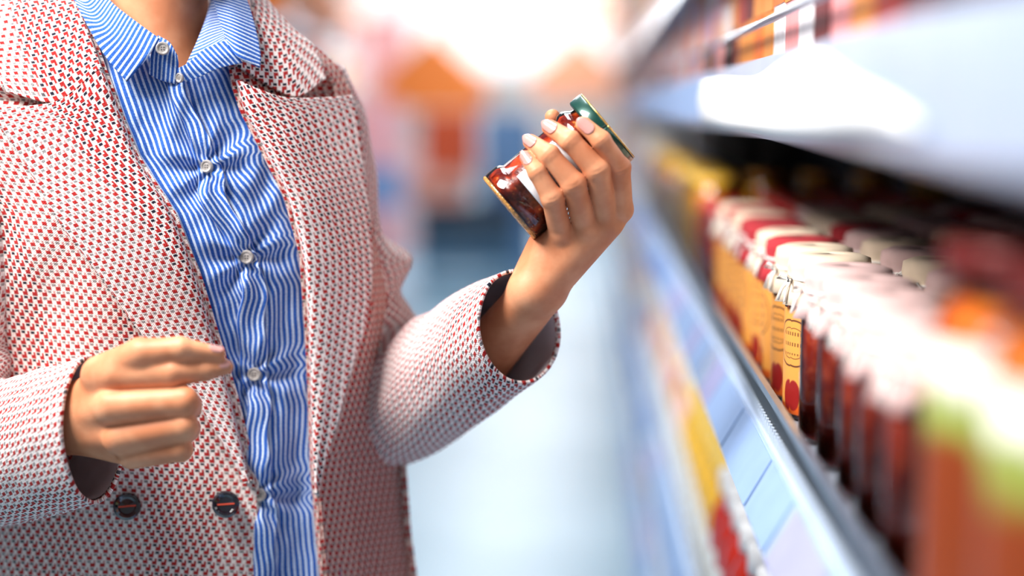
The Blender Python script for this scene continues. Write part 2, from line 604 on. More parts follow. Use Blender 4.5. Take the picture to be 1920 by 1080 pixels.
def uv_cyl(o):
    me = o.data
    uvl = me.uv_layers.new(name='UVMap')
    vs_ = me.vertices
    for p in me.polygons:
        an = [math.atan2(vs_[me.loops[l].vertex_index].co.y, vs_[me.loops[l].vertex_index].co.x) for l in p.loop_indices]
        for l, a in zip(p.loop_indices, an):
            if max(an) - min(an) > PI and a < 0: a += 2 * PI
            co = vs_[me.loops[l].vertex_index].co
            uvl.data[l].uv = (a * math.hypot(co.x, co.y), co.z)


def honey_label():
    """Amber label with a ring emblem, faint lines and dark red figures."""
    m, nt, b = new_mat('amber_label')
    tc, u, v = uvs(nt)
    us = ((u + 0.02) * (1 / 0.056)).fract() * 0.056 - 0.028
    dv = v - 0.066
    r = (us * us + dv * dv).sqrt()
    ring = r.box(0.0185, 0.020, 0.0006).max(r.box(0.0125, 0.0132, 0.0005))
    bars = ((v * 520.0).sin().step(0.1, 0.5)) * r.step(0.0125, 0.0115) * 0.0
    fig = (((us * us) * 3.0 + (v - 0.022) * (v - 0.022)).sqrt() * -1.0 + 0.013).step(-0.001, 0.001)
    txt = (v * 700.0).sin().step(0.3, 0.6) * (us * 1900.0).sin().step(-0.4, 0.2) * us.abs().box(-1.0, 0.009, 0.001) * dv.abs().box(-1.0, 0.010, 0.001)
    band = v.box(0.0, 0.014, 0.0008)
    base = mixc(nt, band, lin((230, 156, 72)), lin((214, 92, 30)))
    c = mixc(nt, ring.max(txt * 0.8), base, lin((86, 44, 30)))
    c = mixc(nt, fig, c, lin((150, 30, 28)))
    nt.links.new(c, b.inputs['Base Color'])
    b.inputs['Roughness'].default_value = 0.45
    return m


def veg_label():
    m, nt, b = new_mat('vegetable_label')
    tc, u, v = uvs(nt)
    n, _ = noise(nt, tc.outputs['UV'], 55, 2)
    f = v + (n - 0.5) * 0.03
    c = mixc(nt, f.step(0.126, 0.140), mixc(nt, f.step(0.102, 0.118), lin((128, 52, 12)), lin((138, 150, 66))), lin((238, 236, 226)))
    nt.links.new(c, b.inputs['Base Color'])
    b.inputs['Roughness'].default_value = 0.4
    return m


def chunks(name, a, b_, scale=90):
    m, nt, b = new_mat(name)
    tc = nt.nodes.new('ShaderNodeTexCoord')
    n, _ = noise(nt, tc.outputs['Object'], scale, 3)
    nt.links.new(mixc(nt, n.step(0.42, 0.62), lin(a), lin(b_)), b.inputs['Base Color'])
    b.inputs['Roughness'].default_value = 0.25
    b.inputs['Coat Weight'].default_value = 0.3
    return m


HONEY = honey_label()
VEG = veg_label()
AMBER = chunks('amber_preserve', (176, 66, 20), (226, 120, 40))
REDS = chunks('red_sauce', (160, 46, 28), (198, 84, 54))
BROWNS = chunks('brown_chutney', (140, 40, 24), (184, 74, 44))
PICK = chunks('pickled_vegetables', (196, 84, 20), (222, 128, 40), 60)
YELL = chunks('yellow_mustard', (236, 172, 30), (250, 200, 60))
CREAMC = plain('cream_cloth', (234, 212, 186), 0.9, var=0.06)
REDC = plain('red_cloth', (176, 44, 52), 0.9, var=0.1)
PINKC = plain('pale_pink_cloth', (216, 182, 178), 0.9, var=0.06)
TWINE = plain('white_twine', (246, 242, 236), 0.9, var=0.05)
GOLD = plain('gold_foil', (222, 160, 74), 0.3, 0.8, var=0.1)
REDLID = plain('dark_red_lid', (110, 30, 26), 0.35, 0.3, var=0.06)
JBODY = [(0.030, 0), (0.034, 0.002), (0.036, 0.007), (0.036, 0.098), (0.034, 0.106), (0.029, 0.113), (0.029, 0.126)]


def copy_tree(o, parent=None):
    c = o.copy(); C.objects.link(c); c.parent = parent
    for ch in o.children: copy_tree(ch, c)
    return c


def cloth_jar(content, label, cloth, name='preserve_jar', scale=1.0):
    t = thing(name, 'x', 'jar')
    revolve('glass_body', [(0.0005, 0)] + JBODY, GLASS, t)
    revolve('preserve', [(0.0005, 0.003), (0.031, 0.003), (0.0345, 0.008), (0.0345, 0.097), (0.03, 0.106), (0.0005, 0.106)], content, t)
    if label is not None:
        l = revolve('paper_label', [(0.0365, 0.006), (0.0367, 0.007), (0.0367, 0.094), (0.0365, 0.095)], label, t, 36, cap=False)
        uv_cyl(l)
    rnd = [random.random() * 6 for _ in range(4)]
    def wob(j, a):
        if j < 3: return 0
        amp = (0.0006, 0.0016, 0.0034, 0.0042)[min(j - 3, 3)]
        return amp * (math.sin(9 * a + rnd[0]) + 0.6 * math.sin(14 * a + rnd[1]))
    cap = revolve('cloth_cap', [(0.0005, 0.139), (0.026, 0.1385), (0.0325, 0.136), (0.0335, 0.128), (0.0315, 0.120), (0.0355, 0.108), (0.0385, 0.098)], cloth, t, 56, wob, cap=False)
    md = cap.modifiers.new('thickness', 'SOLIDIFY'); md.thickness = 0.001
    ring = [(0.0335 * math.cos(a), 0.0335 * math.sin(a), 0.1195) for a in np.linspace(0, 2 * PI, 33)]
    tw = link('twine', mesh(*tube_geo(ring, 0.0014, 6)), TWINE, t)
    bow = []
    for s in (-1, 1):
        bow.append(tube_geo([(-0.034, 0, 0.1195), (-0.041, s * 0.006, 0.123), (-0.042, s * 0.012, 0.119), (-0.035, 0, 0.1185)], 0.0012, 6))
        bow.append(tube_geo([(-0.034, 0, 0.119), (-0.040, s * 0.004, 0.112), (-0.043, s * 0.007, 0.101)], 0.0012, 6))
    link('bow', mesh(*join_geo(bow)), TWINE, tw)
    t.scale = (scale,) * 3
    return t


def lid_jar(content, label, lidmat, name='jar', r=0.036, h=0.12):
    t = thing(name, 'x', 'jar')
    k = r / 0.036; q = h / 0.126
    revolve('glass_body', [(0.0005, 0)] + [(a * k, b * q) for a, b in JBODY], GLASS, t)
    revolve('contents', [(a * k * 0.96, b * q) for a, b in [(0.0005, 0.003), (0.033, 0.003), (0.036, 0.009), (0.036, 0.097), (0.03, 0.108), (0.0005, 0.108)]], content, t)
    if label is not None:
        l = revolve('paper_label', [(r * 1.012, 0.012 * q), (r * 1.016, 0.013 * q), (r * 1.016, 0.097 * q), (r * 1.012, 0.098 * q)], label, t, 36, cap=False)
        uv_cyl(l)
    revolve('lid', [(0.0315 * k, h - 0.016), (0.0325 * k, h - 0.015), (0.0325 * k, h - 0.002), (0.031 * k, h), (0.0005, h)], lidmat, t)
    return t


def bottle(content, label, capmat, name='bottle'):
    t = thing(name, 'x', 'bottle')
    revolve('bottle_body', [(0.0005, 0), (0.029, 0), (0.032, 0.004), (0.032, 0.135), (0.029, 0.152), (0.020, 0.168), (0.0165, 0.175), (0.0165, 0.182)], content, t)
    if label is not None:
        revolve('paper_label', [(0.0322, 0.03), (0.0326, 0.031), (0.0326, 0.105), (0.0322, 0.106)], label, t, 28, cap=False)
    revolve('cap', [(0.0175, 0.176), (0.021, 0.177), (0.021, 0.203), (0.019, 0.206), (0.0005, 0.206)], capmat, t, 24)
    return t


def carton(name, sx, sy, sz, mat, stripe, seed=0):
    """Box with proud folded flaps and a printed band."""
    t = thing(name, 'x', 'carton')
    o = box('carton_body', (-sx / 2, sx / 2, -sy / 2, sy / 2, 0, sz), mat, t, bev=0.003)
    box('printed_band', (-sx / 2 - 0.0008, sx / 2 + 0.0008, -sy / 2 - 0.0008, sy / 2 + 0.0008, sz * 0.34, sz * 0.6), stripe, t)
    box('top_flap', (-sx / 2 + 0.002, sx / 2 - 0.002, -sy / 2 + 0.002, sy / 2 - 0.002, sz, sz + 0.002), mat, t)
    return t


JZ = 1.038
rnd = random.Random(3)
protos = {}


def place(key, make, loc, label, group, rz=None):
    if key not in protos:
        o = protos[key] = make()
    else:
        o = copy_tree(protos[key])
    o.location = loc
    o.rotation_euler = (0, 0, rnd.uniform(-0.15, 0.15) if rz is None else rz)
    o['label'] = label; o['group'] = group
    return o


KJ = {
    'G': (lambda: lid_jar(PICK, VEG, REDLID, 'pickle_jar', 0.050, 0.200), 'large pickle jar with dark red lid'),
    'R': (lambda: cloth_jar(REDS, None, PINKC), 'red sauce jar with pale cloth cap'),
    'B': (lambda: cloth_jar(BROWNS, None, PINKC), 'brown chutney jar with pale cloth cap'),
    'C': (lambda: cloth_jar(AMBER, HONEY, CREAMC), 'amber-labelled jar with cream cloth cap'),
    'D': (lambda: cloth_jar(AMBER, HONEY, REDC), 'amber-labelled jar with red cloth cap'),
    'T': (lambda: lid_jar(REDS, None, plain('red_lid', (196, 44, 36), 0.3), 'tomato_jar', 0.036, 0.13), 'red tomato jar with red lid'),
    'Y': (lambda: lid_jar(YELL, None, plain('yellow_lid', (250, 196, 70), 0.3), 'mustard_jar', 0.036, 0.158), 'yellow mustard jar with yellow lid'),
    'W': (lambda: lid_jar(plain('cream_sauce', (240, 228, 206), 0.4), None, WHITE, 'mayonnaise_jar', 0.036, 0.125), 'pale cream sauce jar with white lid'),
}
front = []
for y in (0.46, 0.565, 0.67): front.append(('G', y))
for i, y in enumerate((0.785, 0.867, 0.949, 1.031, 1.113)): front.append(('RBRBR'[i], y))
for i, y in enumerate(np.arange(1.2, 1.83, 0.0785)): front.append(('CCDCDDCDCDD'[i], float(y)))
for i in range(4): front.append(('T', 1.90 + i * 0.078))
for i in range(6): front.append(('Y', 2.21 + i * 0.08))
for i in range(12): front.append(('WTWY'[i % 4], 2.72 + i * 0.085))
cnt = {}
for k, y in front:
    cnt[k] = cnt.get(k, 0) + 1
    r = 0.050 if k == 'G' else 0.0365
    place(k, KJ[k][0], (0.160 + r + (0.006 if k in 'RBCD' else 0) + rnd.uniform(0, 0.004), y, JZ),
          '%s, %s such from the camera, front row' % (KJ[k][1], nth[cnt[k] - 1]), 'jars in the front row of the jar shelf', rnd.uniform(-0.35, 0.35))
for row in range(1, 4):
    cnt = {}
    y = 0.63 + row * 0.02
    while y < 2.3:
        k = 'RBCDC'[rnd.randrange(5)] if y < 1.85 else 'T'
        cnt[k] = cnt.get(k, 0) + 1
        place(k, KJ[k][0], (0.204 + row * 0.088, y, JZ),
              '%s, %s such from the camera, %s row' % (KJ[k][1], nth[cnt[k] - 1], nth[row]), 'jars in the back rows of the jar shelf', rnd.uniform(-3, 3))
        y += 0.086 if y < 1.85 else 0.1
# gold-topped tall jars at the very back
i = 0
for x in (0.29, 0.375, 0.46, 0.55):
    place('K', lambda: lid_jar(YELL, None, GOLD, 'gold_lid_jar', 0.034, 0.158), (x, 2.32, JZ),
          'yellow mustard jar with gold lid, %s behind the front yellow jars' % nth[i], 'gold-lidded mustard jars deep in the shelf')
    i += 1

# lower shelf: bottles
BZ = 0.645
PAPER = plain('white_paper_label', (240, 240, 236), 0.5, var=0.04)
BK = {
    'r': (lambda: bottle(plain('red_ketchup', (196, 40, 22), 0.15, coat=0.6, var=0.2), PAPER, WHITE, 'ketchup_bottle'), 'labelled red sauce bottle with white cap'),
    'o': (lambda: bottle(plain('red_ketchup', (196, 40, 22), 0.15, coat=0.6), None, WHITE, 'ketchup_bottle'), 'plain red sauce bottle with white cap'),
    'y': (lambda: bottle(plain('yellow_sauce', (240, 186, 50), 0.2, coat=0.5), PAPER, plain('yellow_cap', (246, 206, 90), 0.3), 'mustard_bottle'), 'yellow sauce bottle with yellow cap'),
    'p': (lambda: bottle(plain('pink_sauce', (244, 196, 190), 0.3), PAPER, WHITE, 'dressing_bottle'), 'pale pink dressing bottle with white cap'),
}
cnt = {}
for i in range(30):
    y = 1.20 + i * 0.078
    k = 'o' if y < 1.64 else 'r' if y < 1.82 else 'y' if y < 2.3 else 'ppyrp'[i % 5]
    cnt[k] = cnt.get(k, 0) + 1
    for row in range(2):
        if row == 1 and y > 2.2: continue
        place(k, BK[k][0], (0.190 + row * 0.085, y, BZ), '%s, %s such from the camera, %s row' % (BK[k][1], nth[cnt[k] - 1], ('front', 'second')[row]), 'bottles on the shelf below the jars')

# cartons and tall jars on the eye-level shelf
EZ = 1.335
COLS = {'orange': (226, 112, 40), 'white': (236, 232, 234), 'brick red': (170, 50, 40), 'pink': (232, 150, 150), 'amber': (222, 140, 60), 'blue': (120, 150, 196), 'yellow': (240, 196, 70), 'dark red': (104, 26, 26), 'lilac': (190, 170, 210)}
def goods(z, y0, y1, step, seq, where, hs, group, x=0.166, depth=0.10):
    i = 0; cn = {}
    y = y0
    while y < y1:
        c = seq[i % len(seq)]; sx, sy, sz = depth, step * 0.92, hs[i % len(hs)]
        cn[c] = cn.get(c, 0) + 1
        m = plain('print_' + c.replace(' ', '_'), COLS[c], 0.45, var=0.1)
        s = plain('print_' + seq[(i + 2) % len(seq)].replace(' ', '_'), COLS[seq[(i + 2) % len(seq)]], 0.45, var=0.1)
        place(('K', c, seq[(i + 2) % len(seq)], sx, sy, sz), lambda: carton('food_carton', sx, sy, sz, m, s), (x + sx / 2, y + step / 2, z),
              '%s carton with %s band %s, %s %s one' % (c, seq[(i + 2) % len(seq)], where, nth[min(cn[c] - 1, 19)], c), group, rz=0)
        y += step; i += 1


goods(EZ, 0.70, 1.62, 0.075, ['dark red', 'brick red', 'amber', 'pink', 'dark red', 'white', 'pink', 'white', 'amber', 'orange', 'amber', 'amber'], 'on the eye-level shelf', (0.15, 0.155, 0.15), 'cartons on the eye-level shelf')
goods(EZ, 1.66, 3.6, 0.11, ['orange', 'pink', 'white', 'amber', 'lilac', 'orange', 'white'], 'midway along eye-level shelf', (0.14, 0.12, 0.15), 'cartons farther along the eye-level shelf')
goods(EZ, 3.66, 8.1, 0.30, ['white', 'orange', 'pink', 'lilac', 'yellow'], 'far along eye-level shelf', (0.14, 0.12), 'cartons at the far end of the eye-level shelf')
goods(1.50, 2.0, 8.1, 0.30, ['orange', 'white', 'pink', 'yellow', 'brick red'], 'on the topmost shelf', (0.2, 0.24), 'cartons on the topmost shelf')
goods(JZ, 3.78, 8.1, 0.30, ['white', 'yellow', 'blue', 'white', 'orange'], 'far along the jar shelf', (0.2, 0.22), 'cartons at the far end of the jar shelf')
goods(BZ, 3.62, 8.1, 0.30, ['white', 'pink', 'blue', 'white', 'yellow'], 'far along the bottle shelf', (0.24, 0.2), 'cartons at the far end of the bottle shelf')
goods(0.33, 2.2, 8.1, 0.30, ['white', 'blue', 'white', 'lilac', 'yellow'], 'on the low shelf', (0.22, 0.2), 'cartons on the low shelf')
goods(0.11, 2.6, 8.1, 0.30, ['blue', 'white', 'white', 'lilac'], 'on the bottom shelf', (0.16, 0.14), 'cartons on the bottom shelf')

# ------------------------------------------------------------------ far background
def bg(px, py, y):
    return y * (px - 1100) / FPX, CAMZ + y * (200 - py) / FPX


def bgbox(px0, px1, py0, py1, y, dy, name, mat, parent=None, bev=0.01):
    x0, z1 = bg(px0, py0, y); x1, z0 = bg(px1, py1, y)
    return box(name, (x0, x1, y, y + dy, max(z0, 0.002), z1), mat, parent, bev)


def crate(x0, x1, y0, y1, z0, z1, mat, label, group):
    t = thing('plastic_crate', label, 'crate', ((x0 + x1) / 2, (y0 + y1) / 2, z0), group)
    hx, hy, h = (x1 - x0) / 2, (y1 - y0) / 2, z1 - z0
    box('crate_base', (-hx, hx, -hy, hy, 0, 0.02), mat, t)
    for s in (-1, 1):
        box('side_wall', (s * hx - 0.01, s * hx + 0.01, -hy, hy, 0.02, h), mat, t)
        for j in range(3):
            box('slat', (-hx + 0.01, hx - 0.01, s * hy - 0.01, s * hy + 0.01, 0.02 + j * h * 0.33, 0.02 + j * h * 0.33 + h * 0.24), mat, t)
    return t


SLATE = plain('slate_blue_plastic', (70, 110, 140), 0.5, var=0.1)
SLATE2 = plain('dark_slate_plastic', (42, 64, 84), 0.5, var=0.1)
PALE = plain('pale_blue_plastic', (150, 186, 210), 0.5, var=0.1)
cx0, _ = bg(785, 0, 10); cx1, _ = bg(962, 0, 10)
for i, (z0, z1, m, l) in enumerate(((0.0, 0.19, PALE, 'pale blue plastic crate at the bottom of the far stack'), (0.195, 0.38, SLATE, 'mid blue plastic crate in the middle of the far stack'), (0.385, 0.60, SLATE2, 'dark slate plastic crate on top of the far stack'))):
    crate(cx0, cx1, 10.0, 10.5, z0, z1, m, l, 'crates stacked far down the aisle')
def bgcarton(px0, px1, z0, z1, y, dy, col, band, label, cat='carton', name='shipping_carton'):
    x0, _ = bg(px0, 0, y); x1, _ = bg(px1, 0, y)
    t = carton(name, x1 - x0, dy, z1 - z0, plain('bg_' + '%d_%d_%d' % col, col, 0.5, var=0.08), plain('bg_' + '%d_%d_%d' % band, band, 0.5, var=0.08))
    t.location = ((x0 + x1) / 2, y + dy / 2, z0)
    t['label'] = label; t['category'] = cat
    return t


bgcarton(765, 872, 0.603, 0.84, 10.05, 0.35, (236, 176, 160), (226, 120, 90), 'pink carton on top of the dark slate crate')
bgcarton(792, 888, 0.845, 1.26, 10.05, 0.35, (236, 96, 40), (214, 70, 34), 'bright orange carton topmost on the far crate stack')
bgcarton(905, 1005, 0.0, 1.24, 11.0, 0.5, (92, 132, 176), (60, 96, 140), 'tall blue display bin beside the crate stack', 'bin', 'display_bin')
bgcarton(660, 745, 0.0, 1.33, 12.0, 0.5, (228, 170, 176), (120, 150, 196), 'tall pink display bin behind her shoulder', 'bin', 'display_bin')
bgcarton(690, 800, 0.0, 0.85, 13.0, 0.5, (226, 196, 196), (200, 214, 230), 'low pale display bin behind the crates', 'bin', 'display_bin')
ORANGE = plain('orange_canopy', (240, 128, 48), 0.6, var=0.06)
PEACH = plain('peach_canopy', (250, 176, 138), 0.6, var=0.06)


def stall(px0, px1, pyt, pym, pyb, y, mat, label):
    x0, zt = bg(px0, pyt, y); x1, zm = bg(px1, pym, y); _, zb = bg(0, pyb, y)
    xm = (x0 + x1) / 2
    t = thing('market_stall', label, 'stall', (xm, y, 0))
    hw = (x1 - x0) / 2
    V = [(-hw, 0, zb), (-hw, 0, zm), (0, 0, zt), (hw, 0, zm), (hw, 0, zb)]
    V = V + [(a, 1.0, c) for a, _, c in V]
    F = [(0, 1, 2, 3, 4)[::-1], (5, 6, 7, 8, 9), (0, 5, 6, 1), (1, 6, 7, 2), (2, 7, 8, 3), (3, 8, 9, 4), (4, 9, 5, 0)]
    link('canopy', mesh(V, F), mat, t, False)
    for sx in (-1, 1):
        for yy in (0.05, 0.95):
            link('post', mesh(*tube_geo([(sx * (hw - 0.05), yy, 0), (sx * (hw - 0.05), yy, zb)], 0.025)), WHITE, t)
    box('counter', (-hw + 0.08, hw - 0.08, 0.1, 0.9, 0.78, 0.84), PEACH, t)
    return t


stall(715, 905, 62, 150, 205, 14.0, ORANGE, 'market stall with pointed orange canopy far down the aisle')
stall(1000, 1165, 70, 140, 185, 16.0, PEACH, 'market stall with peach canopy at the far right of the aisle')
stall(500, 660, -40, 20, 40, 15.0, PEACH, 'market stall with peach canopy behind her collar')
t = thing('hanging_sign', 'orange hanging sign board right beside the shirt collar', 'sign', (bg(500, 0, 7)[0], 7.0, 0))
box('sign_board', (-0.10, 0.105, -0.02, 0.02, CAMZ + 7 * 160 / FPX, 2.25), plain('sign_orange', (238, 122, 24), 0.5, var=0.04), t)
for s in (-0.08, 0.08):
    link('hanger_wire', mesh(*tube_geo([(s, 0, 2.24), (s, 0, 3.6)], 0.004)), STEEL, t)
for (a0, a1, zt, zb, yy, col, lab) in ((655, 765, 40, 185, 16.5, (236, 176, 178), 'pale pink hanging banner left of the orange canopy'), (1045, 1150, -60, 60, 18.0, (246, 196, 172), 'peach hanging banner above the peach canopy'), (560, 640, -60, 70, 18.5, (246, 190, 170), 'peach hanging banner just right of her collar')):
    x0, z1 = bg(a0, zt, yy); x1, z0 = bg(a1, zb, yy)
    t = thing('hanging_banner', lab, 'banner', ((x0 + x1) / 2, yy, 0))
    hw = (x1 - x0) / 2
    box('banner_cloth', (-hw, hw, -0.01, 0.01, z0, min(z1, 3.1)), plain('banner_%d_%d' % (col[1], col[2]), col, 0.7, var=0.05), t)
    box('banner_rail', (-hw - 0.03, hw + 0.03, -0.015, 0.015, min(z1, 3.1), min(z1, 3.1) + 0.03), STEEL, t)
    for s in (-hw + 0.05, hw - 0.05):
        link('hanger_wire', mesh(*tube_geo([(s, 0, min(z1, 3.1)), (s, 0, 3.6)], 0.004)), STEEL, t)
# left-hand shelving beyond the woman
lg = thing('shelf_bay', 'white shelving bay on the left of the aisle behind her shoulder', 'shelf', (0, 0, 0))
box('back_panel', (-2.32, -2.30, 3.0, 11.5, 0, 2.0), SHELF, lg)
for z in (0.12, 0.55, 0.98, 1.40, 1.80):
    box('shelf_deck', (-2.30, -1.85, 3.0, 11.5, z - 0.03, z), SHELF, lg)
for zi, z in enumerate((0.98, 1.40)):
    goods(z, 6.8, 11.4, 0.45, [['pink', 'white', 'orange', 'lilac', 'white'], ['white', 'orange', 'pink', 'white', 'yellow']][zi],
          'on %s shelf across the aisle' % ('waist-high', 'upper')[zi], (0.3, 0.26), 'cartons across the aisle', x=-2.1, depth=0.22)

# ------------------------------------------------------------------ the woman
foot = Q([300, 1000, -255])
person = thing('person', 'person in red-flecked cream tweed blazer over blue striped shirt, holding up a jam jar', 'person', (0, 0, 0))


def ip(py, table):
    ys = [a for a, _ in table]; xs = [b for _, b in table]
    return float(np.interp(py, ys, xs)) if np.isscalar(py) else np.interp(py, ys, xs)


def kfront(px, py):
    """Relief of the clothed chest in frame units."""
    px = np.asarray(px, float); py = np.asarray(py, float)
    xc = 330 + 0.17 * (py - 130)
    u = px - xc
    k = -u * u / np.where(u < 0, 1700.0, 1000.0) - 0.20 * u
    k = k + 42 * np.exp(-((py - 430) / 190.0) ** 2) * np.exp(-((u - 20) / 330.0) ** 2)
    k = k - 70 * np.clip((170 - py) / 170.0, 0, 2) ** 1.3
    return k


# ---- body: neck and head, arms and hands, one skin mesh
JC = np.array([1047.0, 313.0, 50.0])          # jar centre
JA = np.array([0.766, -0.640, -0.01]); JA /= np.linalg.norm(JA)
JR = 76.0


def hand_left(P):
    fingers = {
        'index': [((1163, 392, 72), 24), ((1161, 314, 113), 21), ((1127, 263, 144), 18), ((1094, 233, 134), 15)],
        'middle': [((1140, 420, 68), 24), ((1120, 319, 135), 23), ((1069, 264, 141), 19.5), ((1031, 239, 109), 15.5)],
        'ring': [((1098, 430, 70), 23.5), ((1076, 345, 137), 22.6), ((1030, 290, 140), 19), ((995, 266, 105), 15)],
        'pinky': [((1052, 440, 72), 23), ((1036, 371, 133), 20.5), ((1007, 323, 139), 16.8), ((987, 295, 121), 13.2)],
    }
    fd = None
    for nm, pts in fingers.items():
        d = chain(P, pts, 5)
        # knuckle bulge and wrinkles over the middle joint, slight swell over the end joint
        for ji, amp in ((1, 1.0), (2, 0.6)):
            j = np.array(pts[ji][0], np.float32)
            ax = np.array(pts[ji + 1][0], np.float32) - np.array(pts[ji - 1][0], np.float32)
            ax /= np.linalg.norm(ax)
            s = (P - j) @ ax
            rr = np.linalg.norm(P - j - s[:, None] * ax, axis=1)
            near = np.exp(-(rr / 34) ** 4)
            side = np.cross(ax, np.array((0, 0, 1.0), np.float32)); side /= np.linalg.norm(side)
            lat = (P - j) @ side
            dors = np.clip(((P - j)[:, 2] - 4) / 8, 0, 1) * np.exp(-(lat / 13) ** 4)
            d = d - 1.6 * amp * np.exp(-(s / 12) ** 2) * near
            for off in (-7, 0, 7):
                d = d + (1.7 if off == 0 else 1.2) * amp * np.exp(-((s - off - 0.012 * lat * lat * (1 if off > 0 else -1 if off < 0 else 0)) / 2.2) ** 2) * dors
        fd = d if fd is None else smin(fd, d, 0.8)
    W0 = (1003, 548, 42)
    palm = cone(P, (1018, 540, 42), (1160, 394, 66), 38, 26)
    for a, ra, b, rb in (((1010, 545, 45), 38, (1138, 418, 66), 28), ((1000, 545, 42), 38, (1098, 428, 66), 28),
                         ((992, 542, 36), 36, (1050, 440, 62), 27), ((990, 528, 10), 33, (1022, 462, 22), 34),
                         ((1030, 530, 10), 34, (1120, 430, 0), 30)):
        palm = smin(palm, cone(P, a, b, ra, rb), 16)
    # metacarpal knuckles
    for c in ((1163, 392, 76), (1140, 420, 74), (1098, 432, 78), (1052, 440, 78)):
        palm = smin(palm, np.linalg.norm(P - np.array(c, np.float32), axis=1) - 24, 8)
    thumb = chain(P, [((1040, 520, 5), 32), ((1125, 415, -40), 27), ((1095, 300, -52), 20), ((1036, 219, 8), 14.5)], 10)
    d = smin(palm, fd, 5)
    d = smin(d, thumb, 12)
    arm = smin(cone(P, (865, 705, -130), (994, 552, 38), 47, 38), cone(P, (880, 718, -135), (1024, 549, 30), 46, 36), 20)
    d = smin(d, arm, 22)
    # rest against the jar
    rel = P - JC.astype(np.float32)
    ax = rel @ JA.astype(np.float32)
    rad = np.linalg.norm(rel - ax[:, None] * JA.astype(np.float32), axis=1)
    r_at = np.where(ax > 86, 79.0, 76.0)
    jar = np.maximum(rad - r_at, np.abs(ax) - 121)
    return np.maximum(d, -jar + 0.5)


def hand_right(P):
    f = [
        ([((212, 704, 262), 33), ((322, 700, 292), 27), ((385, 694, 286), 20), ((424, 688, 280), 14)], 0),
        ([((206, 765, 272), 33), ((345, 754, 300), 29), ((352, 762, 240), 26), ((300, 770, 205), 22)], 0),
        ([((222, 822, 262), 31), ((345, 800, 292), 27), ((350, 804, 235), 25), ((300, 805, 200), 22)], 0),
        ([((246, 853, 246), 27), ((338, 842, 272), 24), ((340, 842, 225), 22), ((295, 838, 200), 20)], 0),
    ]
    fd = None
    for pts, _ in f:
        d = chain(P, pts, 6)
        fd = d if fd is None else smin(fd, d, 4)
    th = chain(P, [((190, 705, 235), 40), ((262, 664, 285), 30), ((338, 655, 300), 23), ((408, 664, 290), 15)], 8)
    palm = cone(P, (120, 780, 150), (215, 715, 245), 52, 36)
    for a, ra, b, rb in (((120, 790, 150), 52, (208, 765, 252), 36), ((120, 800, 150), 50, (222, 815, 240), 34),
                         ((125, 800, 140), 46, (246, 845, 225), 30), ((230, 720, 215), 40, (280, 820, 205), 34)):
        palm = smin(palm, cone(P, a, b, ra, rb), 14)
    arm = cone(P, (-60, 830, 10), (130, 785, 155), 75, 54)
    d = smin(palm, fd, 8)
    d = smin(d, th, 8)
    return smin(d, arm, 20)


def torso(P):
    d = cone(P, (285, 160, -215), (282, -150, -190), 112, 104)                # neck
    d = smin(d, cone(P, (60, 190, -170), (510, 190, -270), 85, 80), 60)       # shoulders
    d = smin(d, ell(P, (270, 480, -250), (300, 420, 190)), 60)
    d = smin(d, ell(P, (285, 980, -270), (300, 300, 200)), 80)
    # head
    h = ell(P, (290, -390, -190), (165, 190, 215))
    h = smin(h, ell(P, (300, -250, -110), (120, 165, 130)), 50)
    h = smin(h, cone(P, (306, -330, 25), (310, -262, 48), 14, 26), 14)        # nose
    for s in (-1, 1):
        h = np.maximum(h, -(np.linalg.norm(P - np.array((305 + s * 62, -335, 40), np.float32), axis=1) - 34) * 0.8)
        h = smin(h, np.linalg.norm(P - np.array((304 + s * 58, -335, -8), np.float32), axis=1) - 26, 3)
        h = smin(h, ell(P, (290 + s * 163, -305, -190), (16, 52, 32)), 6)
    h = smin(h, cone(P, (276, -196, 24), (340, -196, 22), 10, 10), 6)
    h = smin(h, cone(P, (284, -178, 20), (332, -178, 18), 11, 11), 6)
    h = smin(h, ell(P, (306, -130, 0), (52, 40, 46)), 24)
    d = smin(d, h, 34)
    # upper arms down to the elbows, inside the sleeves
    d = smin(d, chain(P, [((560, 200, -270), 60), ((620, 480, -290), 58), ((650, 770, -290), 55), ((868, 710, -130), 46)], 20), 30)
    d = smin(d, chain(P, [((10, 200, -150), 60), ((-110, 480, -120), 58), ((-190, 830, -60), 56), ((-60, 830, 10), 66)], 20), 30)
    return d


VA, FA = surface_nets(torso, (-320, -620, -520), (1010, 1320, 120), 10.0)
VB, FB = surface_nets(hand_left, (815, 170, -200), (1215, 780, 190), 2.3)
VC, FC = surface_nets(hand_right, (-100, 600, -60), (455, 920, 350), 3.2)
VV = np.concatenate([VA, VB, VC])
FF = np.concatenate([FA, FB + len(VA), FC + len(VA) + len(VB)])
me = bpy.data.meshes.new('body')
me.from_pydata(Q(VV).tolist(), [], FF.tolist())
me.update()
body = link('body', me, SKIN, person)
sm = body.modifiers.new('soften', 'SMOOTH'); sm.factor = 0.4; sm.iterations = 1


